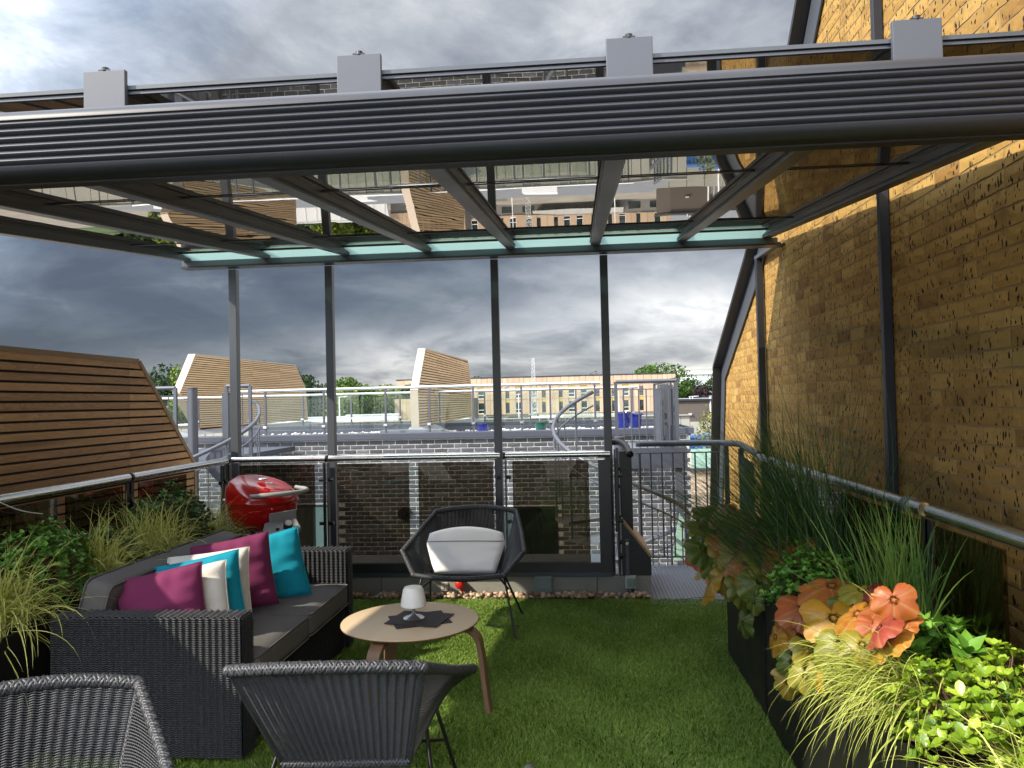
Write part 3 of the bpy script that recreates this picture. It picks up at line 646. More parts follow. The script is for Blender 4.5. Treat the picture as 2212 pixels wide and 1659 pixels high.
# ================================================================ CANOPY
cn = thing('glass_canopy', 'grey steel canopy with sloping mirrored glass roof and ribbed front beam over the terrace', 'canopy', (-.8, 6.15, 0))
S = .106; zu = lambda y: 2.765 + S * (y - 6.1)           # underside of the rafters
RX = [-3.19, -2.52, -1.86, -1.19, -.52, .15, .82, 1.465]
for i, x in enumerate(RX):
    r = MB().prism([(x - .036, 1.89, zu(1.89)), (x - .036, 6.06, zu(6.06)), (x - .036, 6.06, zu(6.06) + .055), (x - .036, 1.89, zu(1.89) + .055)], (.072, 0, 0)).build('rafter', 'frame_grey', cn, bevel=.004)
    b = MB()
    for dx in (-.044, .036): b.prism([(x + dx, 1.9, zu(1.9) + .018), (x + dx, 6.05, zu(6.05) + .018), (x + dx, 6.05, zu(6.05) + .026), (x + dx, 1.9, zu(1.9) + .026)], (.008, 0, 0))
    b.build('rafter_lip', 'frame_grey', r)
    MB().prism([(x - .03, 1.89, zu(1.89) + .064), (x - .03, 6.06, zu(6.06) + .064), (x - .03, 6.06, zu(6.06) + .08), (x - .03, 1.89, zu(1.89) + .08)], (.06, 0, 0)).build('cover_strip', 'frame_grey', r)
    if 0 < i < 7 or 1:
        xp = x - .01
        MB().box((xp - .056, 1.868, zu(1.9) - .06), (xp + .056, 1.882, 2.425)).build('end_plate', 'plate_grey', r, bevel=.0015)
        MB().tube([(xp, 1.875, 2.425), (xp, 1.875, 2.434)], .009, 12).box((xp - .015, 1.868, 2.425), (xp + .015, 1.885, 2.428)).build('end_bolt', 'dark_frame', r)
MB().box((-3.2, 1.80, 2.20), (1.49, 1.86, 2.262)).box((-3.2, 1.86, 2.20), (1.49, 1.93, 2.318)).build('hidden_sun_stop', 'dark_frame', cn)  # unseen filler behind the beam, added to keep sun strips off the turf
for a, b in zip(RX, RX[1:]):
    x0, x1 = a + .037, b - .037
    MB().prism([(x0, 1.90, zu(1.9) + .050), (x0, 5.87, zu(5.87) + .050), (x0, 5.87, zu(5.87) + .060), (x0, 1.90, zu(1.9) + .060)], (x1 - x0, 0, 0)).build('glass_pane', 'roof_glass', cn)
    MB().beam((x0, 1.893, zu(1.893) + .052), (x1, 1.893, zu(1.893) + .052), .010, .007).build('front_bead', 'plate_grey', cn)
    MB().beam((x0, 1.890, zu(1.893) + .064), (x1, 1.890, zu(1.893) + .064), .014, .010).build('front_bead', 'frame_grey', cn)
    for y in (3.42, 5.2): MB().beam((x0, y, zu(y) + .0465), (x1, y, zu(y) + .0465), .008, .005).build('glazing_bar', 'dark_frame', cn)
    MB().box((x0, 1.931, 2.20), (x1, 1.94, 2.33)).build('hidden_sun_stop_back', 'dark_frame', cn)  # unseen plate added to block sun through the gap above the beam
    MB().prism([(x0, 5.88, zu(5.88) + .048), (x0, 6.10, 2.764), (x0, 6.10, 2.772), (x0, 5.88, zu(5.88) + .058)], (x1 - x0, 0, 0)).build('frosted_strip', 'frosted_glass', cn)
    MB().beam((x0, 5.875, zu(5.875) + .046), (x1, 5.875, zu(5.875) + .046), .012, .008).build('glazing_bar', 'dark_frame', cn)
MB().box((-3.235, 6.06, 2.715), (1.545, 6.15, 2.762)).build('rear_beam', 'frame_grey', cn, bevel=.003)
MB().box((-3.24, 6.04, 2.700), (1.60, 6.155, 2.712)).build('rear_beam_plate', 'dark_frame', cn)
# ribbed front beam
prof = []
zt, yb = 2.278, 1.72
for k in range(9): a = PI * .5 * k / 8; prof.append((yb + .03 - .036 * math.sin(a), zt - .030 + .030 * math.cos(a)))
z = zt - .030
for i in range(6):
    for k in range(1, 7): f = k / 6; prof.append((yb - .006 + .0085 * (1 - math.sin(PI * f)) - (0 if k < 6 else 0), z - .0178 * f))
    z -= .0178
for k in range(1, 9): a = PI * .5 * k / 8; prof.append((yb - .006 + .035 * (1 - math.cos(a)), z - .030 * math.sin(a)))
prof += [(yb + .05, z - .030), (yb + .05, z - .034), (yb + .085, z - .034), (yb + .085, zt)]
MB().prism([(-3.4, y, z) for y, z in prof], (4.98, 0, 0)).build('ribbed_beam', 'beam_grey', cn, smooth=True)
for x, w in ((-2.86, .065), (-2.04, .062), (-.665, .062), (.215, .062), (1.555, .055)):
    y = 6.20 if x < 1 else 6.75
    MB().box((x - w / 2, y - w / 2, -2.9 if x < 1 else -.5), (x + w / 2, y + w / 2, 2.70 if x < 1 else 2.72)).build('support_post', 'frame_grey' if x < 1 else 'dark_frame', cn, bevel=.003)
MB().beam((1.555, 6.1, 2.72), (1.555, 6.8, 2.735), .05, .03).build('post_arm', 'frame_grey', cn)
wr = thing('wall_rail', 'slim dark grey vertical rail fixed to the yellow brick wall', 'rail', (1.57, 4.08, 0))  # vertical metal rail on the wall, no pipe
MB().box((1.545, 4.06, -.3), (1.592, 4.10, 5.3)).build('rail', 'beam_grey', wr, bevel=.003)
MB().box((1.565, 4.102, -.3), (1.594, 4.118, 5.3)).build('gasket', 'dark_frame', wr)

# ================================================================ TIMBER FINS
def timber_fin(X, th, poly, pitch, joints, m, mcap, label, open_from=None, top_split=None, base=None, group='slatted timber roof fins'):
    """poly: near bottom, near kink, near top, far top, far kink, far bottom (Y, Z)"""
    t = thing('timber_fin', label, 'timber screen', (X, poly[0][0], poly[0][1]), group)
    P = [np.array(p, float) for p in poly]
    def span(z):
        ys = []
        for a, b in zip(P, P[1:] + P[:1]):
            if (a[1] - z) * (b[1] - z) < 0: ys.append(a[0] + (b[0] - a[0]) * (z - a[1]) / (b[1] - a[1]))
        return (min(ys), max(ys)) if len(ys) > 1 else None
    # sloping top edge: the top runs from near top to far top
    zmin = min(p[1] for p in P); ztop = min(P[2][1], P[3][1]); r = random.Random(int(abs(X) * 100)); n = int((ztop - zmin - .01) / pitch)
    for side in (1, -1):
        xf = X if side > 0 else X - th
        for k in range(n):
            z1 = ztop - .012 - k * pitch; z0 = z1 - pitch * (.75 if abs(X) < 4 and open_from is None else .66)
            s1, s0 = span(z1 - 1e-4), span(z0)
            if not s1 or not s0: continue
            a0, a1, b0, b1 = s0[0], s1[0], s0[1], s1[1]
            cuts = [j for j in joints if max(a0, a1) + .2 < j < min(b0, b1) - .05]
            ed = [(a0, a1)] + [(c, c) for c in cuts] + [(b0, b1)]
            if side < 0 and open_from is None: ed = [ed[0], ed[-1]]
            for (p0, p1), (q0, q1) in zip(ed, ed[1:]):
                MB().prism([(xf, p0 + .0015, z0), (xf, q0 - .0015, z0), (xf, q1 - .0015, z1), (xf, p1 + .0015, z1)], (-.02 * side, 0, 0), tone=r.random()).build('slat', m, t)
    core = [p.copy() for p in P]; c0 = np.mean(core, axis=0)
    if open_from is not None:
        core = [P[0], P[1], None, None, P[4], P[5]]; z = open_from; s = span(z); core[2] = np.array([s[0], z]); core[3] = np.array([s[1], z])
        y0, y1 = P[2][0], P[3][0]
        for k in range(9):
            y = y0 + (y1 - y0) * (k + .6) / 9.2; MB().box((X - th + .025, y - .045, open_from), (X - .025, y + .045, ztop - .02)).build('stud', 'cedar_cap', t)
    cc = [c0 + (p - c0) * .985 for p in core]
    MB().prism([(X - th + .045, p[0], p[1]) for p in cc], (th - .09, 0, 0)).build('membrane', 'black_rubber', t)
    b = [MB() for _ in range(5)]
    for bb_, (p, q) in zip(b, zip(P, P[1:])):
        d = (q - p) / np.linalg.norm(q - p)
        bb_.beam((X - th / 2, *(p - d * .0)), (X - th / 2, *(q + d * .0)), th + .012, .034, up=(1, 0, 0) if False else (0, -d[1], d[0])).build('edge_board', mcap, t)
    if base:
        y0, y1, zb = base
        MB().prism([(X - th - .1, y0 - .35, .93), (X + .55, y0 - .35, .93), (X + .03, y0 - .03, zb), (X - th - .03, y0 - .03, zb)], (0, .001, 0)).build('flashing', 'lead', t)
        MB().add([(X + .45, y0 - .3, .93), (X + .5, y1 + .3, .93), (X + .02, y1, zb), (X + .02, y0 - .03, zb), (X - .2, y0 - .3, .92), (X - .2, y1 + .3, .92)], [(0, 1, 2, 3), (0, 4, 5, 1), (4, 0, 3), (1, 5, 2)]).build('flashing', 'lead', t)
    return t
timber_fin(-3.3, .26, [(-.4, -.9), (-.4, 1.08), (.5, 1.93), (5.53, 1.915), (6.35, 1.08), (6.40, -.9)], .0597, [1.1, 3.05, 5.40], 'cedar_near', 'cedar_cap', 'large shaded slatted cedar fin nearest the terrace, beyond the left steel rail')
timber_fin(-3.08, .14, [(14.55, 1.10), (14.5, 1.79), (15.3, 2.64), (21.2, 2.70), (21.75, 2.02), (21.95, 1.10)], .0545, [16.6, 18.2, 19.9], 'cedar_far', 'cedar_pale', 'pale slatted cedar fin with sky showing between its top slats, mid roof opposite', open_from=2.25, base=(14.55, 21.95, 1.10))
timber_fin(-9.3, .17, [(18.2, 1.0), (17.25, 1.92), (18.0, 2.86), (24.6, 2.89), (25.5, 2.17), (25.7, 1.06)], .0545, [19.2, 21.3, 23.3], 'cedar_far', 'cedar_pale', 'sunlit slatted cedar fin behind the left posts, dark trees around it', base=(17.2, 25.7, 1.02))

# ================================================================ SPIRAL STAIRS, UPPER LANDINGS, ROOF BALUSTRADES
def spiral(cx, cy, R, sgn, a0, zh0, turns, ztop, label, rise=1.07):
    """handrail descends as the angle runs on from a0; sgn = turning sense"""
    t = thing('spiral_staircase', label, 'staircase', (cx, cy, -3))
    MB().tube([(cx, cy, -3), (cx, cy, ztop)], .062, 20).tube([(cx, cy, ztop), (cx, cy, ztop + .012)], .068, 20).build('column', 'rail_grey', t, smooth=True)
    pos = lambda a, r, z: (cx + r * math.cos(a), cy + r * math.sin(a), z)
    n = int(turns * 26); A = [a0 + sgn * i * 2 * PI / 26 for i in range(n + 1)]; zf = lambda a: zh0 - abs(a - a0) / PI * rise
    MB().tube([pos(a, R, zf(a)) for a in A], .024, 10).build('handrail', 'rail_grey', t, smooth='all')
    MB().tube([pos(a, R, zf(a) - .17) for a in A], .011, 8).build('lower_rail', 'rail_grey', t, smooth='all')
    m = int(turns * 12)
    for i in range(m):
        a = a0 + sgn * (i + .5) * 2 * PI / 12; b = a + sgn * 2 * PI / 12 * 1.08; z = zf(a) - .98
        if z < -2.9: break
        tr = MB().prism([pos(a, .08, z), pos(a, R, z), pos((a + b) / 2, R * 1.02, z), pos(b, R, z), pos(b, .08, z)], (0, 0, -.035)).build('tread', 'chequer', t)
        for f in (.15, .65):
            c = a + (b - a) * f; MB().tube([pos(c, R - .01, z - .03), pos(c, R - .01, zf(c) - (.17 if f > .2 else .02))], .0075 if f > .2 else .011, 6).build('baluster', 'rail_grey', t)
    return t
spiral(.44, 8.95, .76, 1, PI * .62, 1.64, 2.1, 1.10, 'grey steel spiral staircase winding down in front of the dark bricks, right of centre')
spiral(-4.85, 9.3, .80, -1, PI * .25, 1.62, 1.9, 1.80, 'grey steel spiral staircase half hidden at left behind the red barbecue')

def bar_rail(t, p, q, z0, z1, n, r=.008, top=.024, m='rail_grey', end=True):
    p = np.array([*p, 0.]); q = np.array([*q, 0.])
    MB().tube([p + (0, 0, z1), q + (0, 0, z1)], top, 12).build('handrail', m, t, smooth=True)
    MB().beam(p + (0, 0, z1 - .10), q + (0, 0, z1 - .10), .012, .012).build('top_bar', m, t); MB().beam(p + (0, 0, z0 + .06), q + (0, 0, z0 + .06), .012, .02).build('bottom_bar', m, t)
    for i in range(n + 1):
        a = p + (q - p) * i / n; e = end and i in (0, n)
        if e: MB().box(a + (-.02, -.02, z0), a + (.02, .02, z1)).build('post', m, t)
        else: MB().tube([a + (0, 0, z0 + .06), a + (0, 0, z1 - .1)], r, 6).build('bar', m, t)
ul = thing('landing_railing', 'grey barred railing round the upper landing beside the blue pot', 'railing', (.8, 10, .9))
MB().box((.42, 9.7, .72), (1.25, 12.9, .80)).box((.42, 9.66, .68), (1.30, 9.72, .93)).build('landing_slab', 'coping', ul)
MB().box((.42, 9.73, .80), (1.25, 12.9, .812)).build('deck', 'chequer', ul)
bar_rail(ul, (.45, 9.75), (1.20, 9.75), .80, 1.76, 8); bar_rail(ul, (1.2, 9.8), (1.22, 12.8), .80, 1.78, 14, .014)
for i in range(4): MB().box((1.02 + i * .055, 9.95 + i * .12, .8), (1.06 + i * .055, 10.0 + i * .12, 1.72)).build('post', 'rail_grey', ul)
MB().prism([(.98, 9.9, .9), (1.24, 9.9, .9), (1.24, 9.9, 1.2), (1.12, 9.9, 1.2)], (0, .04, 0)).build('gusset', 'coping', ul)
MB().box((1.16, 9.7, -3), (1.24, 9.78, .7)).build('support_leg', 'rail_grey', ul)
ll = thing('landing_railing', 'grey barred railing of the upper left landing behind the big cedar fin', 'railing', (-5.2, 9.3, .9))
MB().box((-6.5, 8.7, .78), (-4.9, 12.9, .86)).build('landing_slab', 'coping', ll); bar_rail(ll, (-6.2, 9.2), (-5.02, 9.2), .86, 1.81, 13); bar_rail(ll, (-4.62, 9.75), (-4.3, 9.75), .86, 1.83, 3); pass
MB().box((-4.66, 9.7, .6), (-4.58, 9.78, 1.75)).build('post', 'rail_grey', ll)
MB().prism([(-4.9, 9.72, .9), (-4.66, 9.72, 1.15), (-4.66, 9.72, .5), (-4.9, 9.72, .75)], (0, .03, 0)).build('gusset', 'coping', ll)

def roof_rail(p, q, z0, z1, xs, label, second=False):
    t = thing('roof_balustrade', label, 'balustrade', (*p, z0), 'glass balustrades on the roof opposite')
    MB().tube([(*p, z1), (*q, z1)], .026, 14).build('handrail', 'steel', t, smooth=True)
    d = np.array(q) - np.array(p)
    for a, b in zip(xs, xs[1:]):
        A = (p[0] + d[0] * a, p[1] + d[1] * a); B = (p[0] + d[0] * b, p[1] + d[1] * b)
        u = np.array([B[0] - A[0], B[1] - A[1], 0]); l = np.linalg.norm(u); u /= l
        MB().beam(np.array([*A, (z0 + z1) / 2]) + u * .04, np.array([*B, (z0 + z1) / 2]) - u * .04, .012, z1 - z0 - .14).build('glass_pane', 'clear_glass', t)
    for a in xs:
        A = np.array([p[0] + d[0] * a, p[1] + d[1] * a]); po = MB().box((A[0] - .016, A[1] - .022, z0), (A[0] + .016, A[1] + .022, z1)).build('post', 'rail_grey', t)
        MB().box((A[0] - .03, A[1] - .05, z0 + .12), (A[0] + .03, A[1] - .022, z0 + .16)).build('clamp', 'steel', po)
roof_rail((-6.1, 13.25), (.35, 13.25), 1.045, 1.83, [.083, .248, .42, .54, .66, .79, .867, .985], 'front glass balustrade with bright steel rail along the edge of the dark brick building')
roof_rail((-9.5, 16.2), (1.2, 16.2), 1.12, 1.78, [0, .11, .22, .33, .43, .53, .61, .70, .79, .88, .99], 'rear glass balustrade with steel rail at the far side of the pebbled roof')
roof_rail((1.62, 13.4), (1.62, 16.2), 1.05, 1.83, [0, .2, .4, .6, .8, 1.], 'short side balustrade with steel rail near the right corner of the pebbled roof')

def pot(x, y, r0_, r1_, h, m, label, zb=.93, rim=.02):
    t = thing('plant_pot', label, 'pot', (x, y, zb))
    MB().lathe([(r0_ * .9, 0), (r0_, .01), (r0_ * 1.12, h * .3), (r1_ * .97, h * .8), (r1_, h * .9)], (x, y, zb), 28).build('body', m, t, smooth=True)
    MB().lathe([(r1_, h * .88), (r1_ + rim, h * .90), (r1_ + rim, h), (r1_ - .005, h), (r1_ - .02, h * .9)], (x, y, zb), 28).build('rim', m, t, smooth=True)
    MB().lathe([(r1_ - .02, h * .9), (.001, h * .92)], (x, y, zb), 20).build('soil', 'soil', t)
pot(.77, 14.0, .09, .125, .38, 'navy_glaze', 'tall deep blue glazed pot beside the grass patch on the opposite roof', rim=.018)
pot(1.02, 14.5, .09, .12, .34, 'navy_glaze', 'deep blue glazed pot partly hidden behind the tall blue pot')
pot(-1.8, 14.2, .09, .10, .19, 'navy_glaze', 'low deep blue pot on pebbles behind the third canopy post', rim=.012, zb=.96)
pot(-.72, 14.0, .08, .11, .23, 'teal_glaze', 'teal green glazed pot on the pebbled roof left of the spiral stair', rim=.008)

# ================================================================ WICKER
def weave(patches, stake=.024, pitch=.0064, amp=.0056, sr=.0042):
    """each patch: function (s, t) -> point for s, t in 0..1, with its width and height; weft strands run along s"""
    VV, QQ, n = [], [], 0
    for fn, wid, hei in patches:
        ns = max(2, int(round(wid / stake))); nr = max(2, int(round(hei / pitch)))
        ss = np.linspace(0, 1, ns * 4 + 1); tt = (np.arange(nr) + .5) / nr
        S_, T_ = np.meshgrid(ss, tt); P = fn(S_, T_); e = 1e-3
        ds = fn(np.clip(S_ + e, 0, 1), T_) - fn(np.clip(S_ - e, 0, 1), T_); dt = fn(S_, np.clip(T_ + e, 0, 1)) - fn(S_, np.clip(T_ - e, 0, 1))
        nn = np.cross(ds, dt); nn /= np.linalg.norm(nn, axis=2)[..., None] + 1e-12
        td = dt / (np.linalg.norm(dt, axis=2)[..., None] + 1e-12)
        ph = np.cos(S_ * ns * 2 * PI)
        jit = (rng.random(nr)[:, None] - .5) * .0012
        C = P + nn * ((ph * amp * .9) + amp * .2 + jit)[..., None]
        hh = pitch * .40
        ring = np.stack([C + nn * hh * 1.15, C + td * hh, C - nn * hh * .8, C - td * hh], 2)      # diamond section
        a, b = ring.shape[0], ring.shape[1]; V = ring.reshape(-1, 3)
        i, j, k = np.meshgrid(np.arange(a), np.arange(b - 1), np.arange(4), indexing='ij')
        idx = lambda i, j, k: (i * b + j) * 4 + k % 4
        Q = np.stack([idx(i, j, k), idx(i, j + 1, k), idx(i, j + 1, k + 1), idx(i, j, k + 1)], -1).reshape(-1, 4)
        VV.append(V); QQ.append(Q + n); n += len(V)
    return np.vstack(VV), np.vstack(QQ)
def quadp(A, B, C, D, bulge=0., bv=(0, 0, 1), dip=0., dv=(0, 0, 1)):
    """A-B lower edge, D-C upper edge"""
    A, B, C, D = [np.array(p, float) for p in (A, B, C, D)]; bv = np.array(bv, float); dv = np.array(dv, float)
    def fn(s, t):
        s = s[..., None]; t = t[..., None]
        return A * (1 - s) * (1 - t) + B * s * (1 - t) + C * s * t + D * (1 - s) * t + bv * bulge * 4 * s * (1 - s) * t + dv * dip * 4 * s * (1 - s) * 4 * t * (1 - t)
    w = (np.linalg.norm(B - A) + np.linalg.norm(C - D)) / 2; h = (np.linalg.norm(D - A) + np.linalg.norm(C - B)) / 2
    return fn, w, h
def weave_obj(name, patches, parent, m='wicker', label=None, **k):
    V, Q = weave(patches, **k); me = mesh_np(name, V, [Q], .5, smooth=True); o = link(name, me, m, parent)
    return o
def rope(b, path, r, tw=.060, ns=5):
    """bundle of strands wound round the rim"""
    P = np.array(path, float); d = np.concatenate([[0], np.cumsum(np.linalg.norm(np.diff(P, axis=0), axis=1))]); Ltot = d[-1]; m = max(6, int(Ltot / .0085))
    q = np.linspace(0, Ltot, m); P2 = np.stack([np.interp(q, d, P[:, i]) for i in range(3)], 1); n = 6
    T = np.gradient(P2, axis=0); T /= np.linalg.norm(T, axis=1)[:, None]; up = np.array([.1, .2, .97]); X_ = []; x = np.cross(T[0], up)
    for i in range(m): x = x - T[i] * (x @ T[i]); x = x / np.linalg.norm(x); X_.append(x)
    X_ = np.array(X_); Y_ = np.cross(T, X_)
    b.tube(P2[::3], r * .62, 8)
    for s in range(ns * 2):
        sg = 1 if s % 2 else -1; a0 = 2 * PI * (s // 2) / ns + (.3 if sg > 0 else 0); ph = sg * q / tw * 2 * PI + a0; wob = 1 + .10 * np.sin(q / tw * 2 * PI * ns + (0 if sg > 0 else PI))
        C = P2 + (X_ * np.cos(ph)[:, None] + Y_ * np.sin(ph)[:, None]) * (r * .72 * wob)[:, None]
        b.tube(C, r * .27, 5, caps=False)
def lounge_chair(name, label, loc, rz):
    """front towards +y in its own axes"""
    t = thing(name, label, 'lounge chair', loc, 'dark wicker lounge chairs', rz)
    TL, TR = (-.300, -.36, .742), (.300, -.36, .742); RL, RR = (-.215, -.115, .345), (.215, -.115, .345)
    AL, AR = (-.415, .17, .552), (.415, .17, .552); FL, FR = (-.30, .33, .43), (.30, .33, .43)
    o = weave_obj('backrest', [quadp(RL, RR, TR, TL, .062, (0, -.95, .40))], t)
    def tri(A, B, C, D): return quadp(A, B, C, D)
    for s, (T_, R_, A_, F_) in ((-1, (TL, RL, AL, FL)), (1, (TR, RR, AR, FR))):
        weave_obj('side_panel', [quadp(R_, F_, A_, T_)], t, stake=.018)
    weave_obj('seat', [quadp(RL, RR, FR, FL, .075, (0, .9, -.1), -.035)], t)
    b = MB(); q = lambda f, n=18: [f(np.array(s), np.array(tt)) for s, tt in n]
    bk = quadp(RL, RR, TR, TL, .062, (0, -.95, .40))[0]
    rope(b, [bk(np.array([s]), np.array([1.]))[0] for s in np.linspace(0, 1, 20)], .021)
    rope(b, [TL, ((TL[0] + AL[0]) / 2 - .008, (TL[1] + AL[1]) / 2, (TL[2] + AL[2]) / 2 - .008), AL], .018); rope(b, [TR, ((TR[0] + AR[0]) / 2 + .008, (TR[1] + AR[1]) / 2, (TR[2] + AR[2]) / 2 - .008), AR], .018)
    rope(b, [(AL[0] * 1.0, AL[1] - .01, AL[2]), FL], .017); rope(b, [AR, FR], .017)
    st = quadp(RL, RR, FR, FL, .075, (0, .9, -.1), -.035)[0]
    rope(b, [st(np.array([s]), np.array([1.]))[0] for s in np.linspace(0, 1, 20)], .016)
    for c in (TL, TR, AL, AR, FL, FR): b.ell(c, (.019, .019, .019), 10, 6)
    b.build('woven_rim', 'wicker', t, smooth='all', local=True)
    b = MB(); rope(b, [RL, RR], .021); rope(b, [RL, TL], .009); rope(b, [RR, TR], .009); b.build('inner_rim', 'wicker', t, smooth='all', local=True)
    for s in (-1, 1):
        MB().tube(arc([(s * .27, .17, .425), (s * .36, .30, .02), (s * .365, .285, .007), (s * .345, -.28, .007), (s * .335, -.27, .03), (s * .25, .06, .40)], 5), .0075, 8).build('leg', 'black_metal', t, smooth='all', local=True)
    MB().tube([(-.30, .15, .30), (-.2, .0, .36), (.2, .0, .36), (.30, .15, .30)], .007, 8).build('cross_rod', 'black_metal', t, local=True)
    MB().tube([(-.352, 0., .012), (.352, 0., .012)], .006, 8).build('floor_rod', 'black_metal', t, local=True)
    return t
cA = lounge_chair('lounge_chair', 'dark wicker lounge chair facing the viewer with white back cushion, before the glass balustrade', (-.80, 5.30, 0), PI - .04)
cB = copy_thing(cA, (-.825, 2.68, 0), .08, 'dark wicker lounge chair seen from behind in front of the round table')
cC = copy_thing(cA, (-1.41, 1.73, 0), PI + .50, 'dark wicker lounge chair with arched rim cropped at the lower left')
cD = copy_thing(cA, (.255, 1.92, 0), 0., 'wicker lounge chair of which only an armrest tip shows at the bottom edge')

# ---------------------------------------------------------------- sofa
SX0, SX1, SY0, SY1 = -2.36, -1.49, 3.25, 4.86
sf = thing('wicker_sofa', 'dark grey wicker two-seat sofa with charcoal cushions along the left planters', 'sofa', (-1.9, 4.05, 0))
AW, AH = .105, .635
def arm(y0, y1):
    P = [quadp((SX0, y0, .03), (SX1, y0, .03), (SX1, y0, AH), (SX0, y0, AH)), quadp((SX1, y1, .03), (SX0, y1, .03), (SX0, y1, AH), (SX1, y1, AH)),
         quadp((SX0, y0, AH), (SX1, y0, AH), (SX1, y1, AH), (SX0, y1, AH)), quadp((SX1, y0, .03), (SX1, y1, .03), (SX1, y1, AH), (SX1, y0, AH))]
    o = weave_obj('armrest', P, sf, stake=.0305, pitch=.0098, amp=.0072)
    me = o.data
    for v in me.vertices: v.co = Vector(v.co) - sf.location
    MB().box((SX0 + .012, y0 + .012, .03), (SX1 - .012, y1 - .012, AH - .012)).build('armrest_core', 'dark_frame', sf)
arm(SY0, SY0 + AW); arm(SY1 - AW, SY1)
def wov(name, P, **k):
    o = weave_obj(name, P, sf, **k)
    for v in o.data.vertices: v.co = Vector(v.co) - sf.location
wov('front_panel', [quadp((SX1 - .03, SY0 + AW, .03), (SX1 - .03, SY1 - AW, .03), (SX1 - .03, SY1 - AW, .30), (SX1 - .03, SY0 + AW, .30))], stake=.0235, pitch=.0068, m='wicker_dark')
wov('back_panel', [quadp((SX0, SY1, .03), (SX0, SY0, .03), (SX0, SY0, .63), (SX0, SY1, .63)), quadp((SX0 + .07, SY0 + AW, .3), (SX0 + .07, SY1 - AW, .3), (SX0 + .07, SY1 - AW, .63), (SX0 + .07, SY0 + AW, .63)), quadp((SX0, SY0 + AW, .63), (SX0, SY1 - AW, .63), (SX0 + .07, SY1 - AW, .63), (SX0 + .07, SY0 + AW, .63))], stake=.04, pitch=.011)
MB().box((SX0 + .02, SY0 + AW, .04), (SX1 - .05, SY1 - AW, .29)).build('base_frame', 'dark_frame', sf)
for x, y in ((SX1 - .045, SY0 + .05), (SX1 - .045, SY1 - .05), (SX0 + .05, SY0 + .05), (SX0 + .05, SY1 - .05)): MB().tube([(x, y, 0), (x, y, .035)], .022, 12).build('foot', 'concrete', sf, smooth=True)
def cushion(name, m, parent, c, size, R, puff=.5, seed=0, pipe=True, wrinkle=.006, pinch=.0, flat=.0, corner=.0):
    """box cushion or pillow: size (w, h, thickness), local x = width, z = height, y = thickness"""
    r = np.random.default_rng(seed); nx = nz = 22; w, h, th = size; V = []; Q = []
    g = np.linspace(-1, 1, nx); ph = r.uniform(0, 6, 6)
    for side in (-1, 1):
        for z in g:
            for x in g:
                e = (max(0, 1 - abs(x) ** (2.2 + flat)) * max(0, 1 - abs(z) ** (2.2 + flat))) ** puff
                cx = 1 - pinch * (1 - z * z) * .5; cz = 1 - pinch * (1 - x * x) * .5
                k = wrinkle * (math.sin(5 * x + 3 * z + ph[0]) * .5 + math.sin(9 * z - 4 * x + ph[1]) * .3 + math.sin(14 * x * z + ph[2]) * .35) * e
                k += wrinkle * 1.2 * (abs(x) ** 3) * math.sin(16 * z + ph[3]) * e + wrinkle * 1.2 * (abs(z) ** 3) * math.sin(15 * x + ph[4]) * e
                V.append((x * w / 2 * cx, side * (th / 2 * (.04 + .96 * e)) + side * k + corner * (abs(x * z) ** 6), z * h / 2 * cz))
    V = np.array(V); N_ = nx * nz
    for s in (0, 1):
        for j in range(nz - 1):
            for i in range(nx - 1):
                a = s * N_ + j * nx + i; q = (a, a + 1, a + nx + 1, a + nx); Q.append(q if s == 0 else q[::-1])
    ring = [i for i in range(nx)] + [j * nx + nx - 1 for j in range(1, nz)] + [(nz - 1) * nx + i for i in range(nx - 2, -1, -1)] + [j * nx for j in range(nz - 2, 0, -1)]
    k = len(ring)
    for i in range(k): Q.append((ring[i], ring[i] + N_, ring[(i + 1) % k] + N_, ring[(i + 1) % k]))
    R = np.array(R, float); P = V @ R.T + np.array(c)
    b = MB(); b.add(P, Q); o = b.build(name, m, parent, smooth='all')
    if pipe:
        rg = (V[ring] + V[np.array(ring) + N_]) / 2 @ R.T + np.array(c); bp = MB(); bp.tube(rg, .0042, 6, closed=True); bp.build('piping', m, o if parent is not None or True else None, smooth='all')
    return o
def euler(rx, ry, rz):
    return np.array((Matrix.Rotation(rz, 3, 'Z') @ Matrix.Rotation(ry, 3, 'Y') @ Matrix.Rotation(rx, 3, 'X')))
